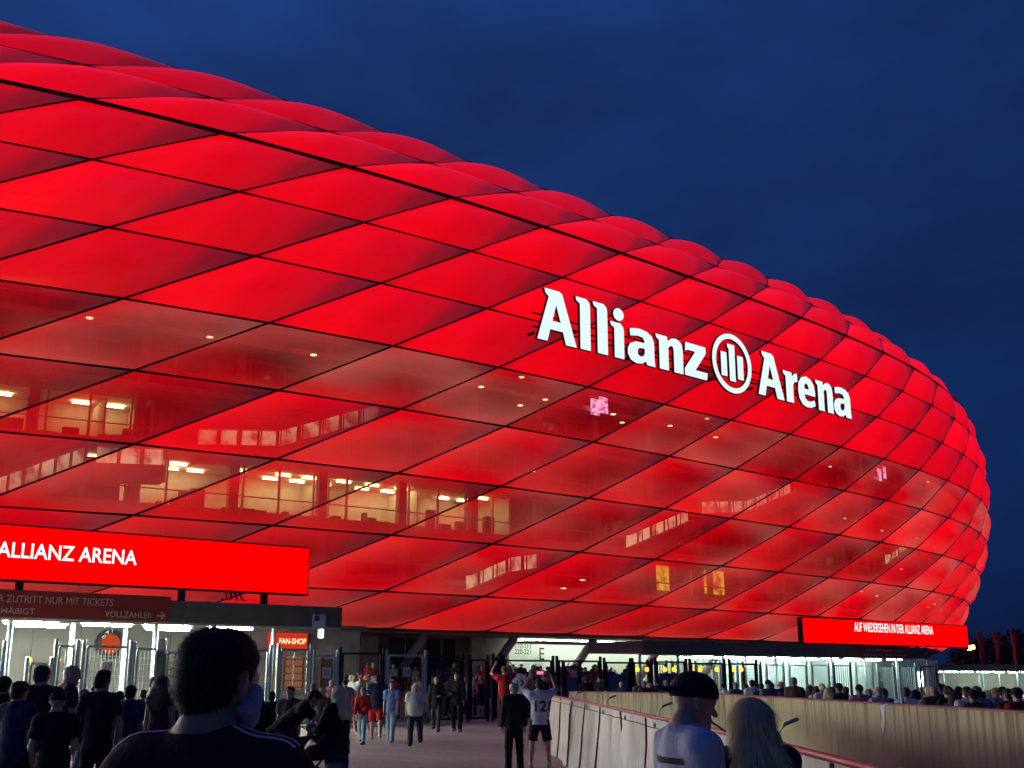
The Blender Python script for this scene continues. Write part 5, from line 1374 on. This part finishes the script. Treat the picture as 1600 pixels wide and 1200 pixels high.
# the pushchair
pc = thing('pushchair', 'dark pushchair with large wheels in front of the blonde woman in black', 'pushchair', at(478, 1100, 15.6) * Vector((1, 1, 0)) if False else (at(478, 1100, 15.6).x, 15.6, 0), math.radians(70))
def ring(c, r, t, axis='x', n=20):
    return [(c[0], c[1] + r * math.cos(w), c[2] + r * math.sin(w)) for w in np.linspace(0, 2 * math.pi, n + 1)]
for x, y, r in ((-.27, -.28, .15), (.27, -.28, .15), (-.2, .42, .11), (.2, .42, .11)):
    wh = MB().tube(ring((x, y, r), r - .02, .02), .022, 8, cap=False).build('wheel', BLK, pc, True)
    MB().tube([(x - .03, y, r), (x + .03, y, r)], r * .62, 16).build('rim', M_GALV, wh)
MB().tube([(-.25, -.28, .15), (-.24, .0, .55), (-.24, -.42, 1.02), (.24, -.42, 1.02), (.24, .0, .55), (.25, -.28, .15)], .018, 8).build('handle_frame', M_DKSTEEL, pc, True)
MB().tube([(-.2, .42, .11), (-.22, .1, .5), (.22, .1, .5), (.2, .42, .11)], .016, 8).build('front_frame', M_DKSTEEL, pc, True)
me = sdf_mesh('seat', [Cap((-.14, .15, .42), (.14, .15, .42), .10, None, .05), Cap((-.14, -.1, .5), (.14, -.1, .5), .12, None, .08), Cap((-.13, -.2, .8), (.13, -.2, .8), .10, None, .1), Cap((-.12, .36, .3), (.12, .36, .3), .06, None, .06)], .018)
link('seat', me, BLK, pc)
vv, ff = [], []
for i in range(9):
    w = math.radians(20 + i * 17)
    for q in range(7): x = -.24 + .08 * q; vv.append((x, -.12 + .30 * math.cos(w), .72 + .30 * math.sin(w) - .04 * abs(x)))
for i in range(8):
    for q in range(6): k = i * 7 + q; ff.append((k, k + 1, k + 8, k + 7))
o = MB().add(vv, ff).build('hood', C_('dark_hood', (.03, .012, .02)), pc, True); o.modifiers.new('t', 'SOLIDIFY').thickness = .01
bp_ = MB().box((0, -.46, .48), (.34, .14, .40), bevel=.04).build('hanging_bag', GREY, pc)

# ------------------------------------------------------------------ the crowd: a few built people, copied with their clothes changed
PROT = []
HID = (0, 0, -50)
defs = [dict(top='tee', bottom='trousers', hair='short', W=1.05, arms=(ARM_DOWN, ARM_DOWN)), dict(top='long', bottom='trousers', hair='short', W=1.1, arms=(ARM_BENT, ARM_DOWN)), dict(top='tee', bottom='trousers', hair='long', W=.92, arms=(ARM_DOWN, ARM_BENT), bust=.045),
        dict(top='tee', bottom='shorts', hair=None, W=1.15, arms=(ARM_SWING_F, ARM_SWING_B), belly=.02), dict(top='long', bottom='trousers', hair='bun', W=.95, arms=(ARM_FRONT, ARM_DOWN)), dict(top='tee', bottom='trousers', hair='cap', W=1.05, arms=(ARM_BENT, ARM_BENT)),
        dict(top='tee', bottom='shorts', hair='short', W=1.0, arms=(ARM_UP, ARM_DOWN))]
for i, d in enumerate(defs):
    r, _ = person('prototype', (0, 0, 0), 0, 1.72, h=.019, legs=(EASY, WALK_A, WALK_B)[i % 3], topm=BLK, botm=BLK, hairc='brown', seed=40 + i, **d)
    PROT.append((r, d)); used = False
first = [True] * len(PROT)
TOPS = {'black': BLK, 'navy': NAVY, 'red': RED, 'white': WHITE, 'grey': GREY, 'dark red': MAROON, 'light blue': BLUE, 'olive': OLIVE, 'brown': BROWN, 'pink': PINK, 'cream': CREAM}
HN = {'short': 'short hair', 'long': 'long hair', None: 'shaved head', 'bun': 'hair in a bun', 'cap': 'dark cap'}
def crowd(i, loc, rz, H, topc, hc, label, group):
    r, d = PROT[i]
    if first[i]: c = r; first[i] = False; kids = list(r.children)
    else:
        c = r.copy(); COL.objects.link(c); kids = []
        for ch in r.children: k = ch.copy(); COL.objects.link(k); k.parent = c; kids.append(k)
    s = H / 1.72; c.location = loc; c.rotation_euler = (0, 0, rz); c.scale = (s, s, s)
    tag(c, label, 'person', group)
    def setm(o, m): o.material_slots[0].link = 'OBJECT'; o.material_slots[0].material = m
    setm(c, skin(random.randrange(4)))
    for k in kids:
        n = k.name.split('.')[0]
        if n in ('shirt', 'coat'): setm(k, TOPS[topc])
        elif n in ('trousers', 'shorts'): setm(k, random.choice((BLK, JEANS, GREY, NAVY)))
        elif n == 'hair': setm(k, hairm(hc))
    return c
HCS = ('black', 'brown', 'brown', 'light_brown', 'blonde', 'grey')
def crowd_at(px, py, Y, where, group, tops, z0=0.0, rz=None, types=None):
    p = at(px, py, Y); i = random.choice(types or range(6)); tc_ = random.choice(tops); hc = random.choice(HCS)
    H = min(1.92, max(1.5, p.z - z0)); d = PROT[i][1]
    lab = 'person in %s %s with %s%s %s' % (tc_, 'tee' if d['top'] == 'tee' else 'sweater', (hc.replace('_', ' ') + ' ') if d['hair'] not in (None, 'cap') else '', HN[d['hair']], where)
    crowd(i, (p.x, p.y, z0), rz if rz is not None else random.uniform(-.6, .6), H, tc_, hc, lab, group)
DARK = ('black', 'navy', 'grey', 'dark red', 'black', 'brown', 'olive', 'white', 'grey')
WX = lambda px: (W1 + (W2 - W1) * 0).y
def wall_Y(px):
    if px < 1132: f = (px - 888) / (1132 - 888); return W0.y + (W1.y - W0.y) * f
    lo, hi = 0.0, 1.0
    for _ in range(30):
        m = (lo + hi) / 2; q = W1 + (W2 - W1) * m
        if project(q)[0] < px: lo = m
        else: hi = m
    return (W1 + (W2 - W1) * lo).y
GW = 'people behind the concrete wall'
heads = [(1205, 1065), (1220, 1064), (1240, 1058), (1265, 1068), (1276, 1070), (1284, 1066), (1294, 1072), (1301, 1071), (1310, 1066), (1321, 1071), (1342, 1068), (1357, 1075), (1371, 1071), (1380, 1073), (1415, 1074), (1430, 1075), (1451, 1070), (1458, 1070), (1470, 1068),
         (1480, 1069), (1497, 1071), (1510, 1070), (1525, 1069), (1533, 1078), (1543, 1076), (1555, 1073), (1566, 1071), (1574, 1073), (1448, 1083), (1519, 1076), (1462, 1079), (1490, 1077),
         (1131, 1066), (1149, 1066), (1165, 1068), (1175, 1062), (1189, 1067), (1200, 1061), (1064, 1064)]
for i, (px, py) in enumerate(heads):
    Y = wall_Y(px) + random.uniform(.7, 3.6); p = at(px, py, Y)
    if p.z > 1.9: Y += 3
    crowd_at(px, py, Y, 'behind the tan wall', GW, DARK if i % 5 else ('white', 'pink', 'red', 'light blue'), types=(0, 1, 2, 4, 5, 3) if i % 3 else (0, 2, 1))
crowd_at(1588, 1072, 18.6, 'close behind the tan wall', GW, ('red',), types=(5,))
for px, py in ((916, 1056), (937, 1054), (971, 1064), (998, 1060), (1006, 1062), (1027, 1059), (1040, 1062), (1051, 1063), (1078, 1064), (1015, 1066)):
    crowd_at(px, py, wall_Y(px) + random.uniform(1.0, 4.5), 'behind the wall corner', GW, DARK)
for i, (px, py, Y) in enumerate(((32, 1064, 13.2), (92, 1076, 12.8), (132, 1074, 19), (20, 1072, 20), (188, 1078, 20.5), (275, 1070, 19), (300, 1074, 22), (425, 1078, 23), (385, 1076, 24), (505, 1072, 26), (490, 1066, 33), (540, 1060, 36), (518, 1062, 39), (225, 1076, 26), (150, 1070, 25), (100, 1066, 27))):
    crowd_at(px, py, Y, 'before the ticket gates', 'people gathered before the ticket gates', ('black', 'navy', 'brown', 'dark red', 'grey'))
GF = 'crowd on the steps behind the fence'
for i in range(150):
    px = random.uniform(535, 1000) if i < 64 else random.uniform(700, 1000) if i < 104 else random.uniform(530, 900)
    off = random.uniform(1.2, 22) if i < 104 else random.uniform(.8, 6.2); q = PL - NL * off
    z0 = 0.0 if off < 6.6 else .60
    if 6.6 < off < 9.2: off = 9.6; q = PL - NL * off
    t = t_at(PL, px, 1.5, -off); p = q + DL * t
    i_ = random.randrange(7); tc_ = random.choice(('red', 'red', 'white', 'dark red', 'cream', 'black', 'pink', 'grey', 'brown', 'navy')); hc = random.choice(HCS); d = PROT[i_][1]
    lab = 'person in %s %s with %s%s behind the dark fence' % (tc_, 'tee' if d['top'] == 'tee' else 'sweater', (hc.replace('_', ' ') + ' ') if d['hair'] not in (None, 'cap') else '', HN[d['hair']])
    crowd(i_, (p.x, p.y, z0), random.choice((random.uniform(-.5, .5), math.pi + random.uniform(-.7, .7))), random.uniform(1.58, 1.86), tc_, hc, lab, GF)
for px, py in ((30, 1030), (61, 1030), (48, 1037), (70, 1034)):
    crowd_at(px, py + 6, 52.5, 'before the beige shop', 'people in front of the shop', ('red', 'white', 'dark red'), types=(0, 1, 2))
for i, (r, d) in enumerate(PROT):                                   # a model nobody was copied from does not stay in the scene
    if first[i]:
        for ch in list(r.children): bpy.data.objects.remove(ch)
        bpy.data.objects.remove(r)
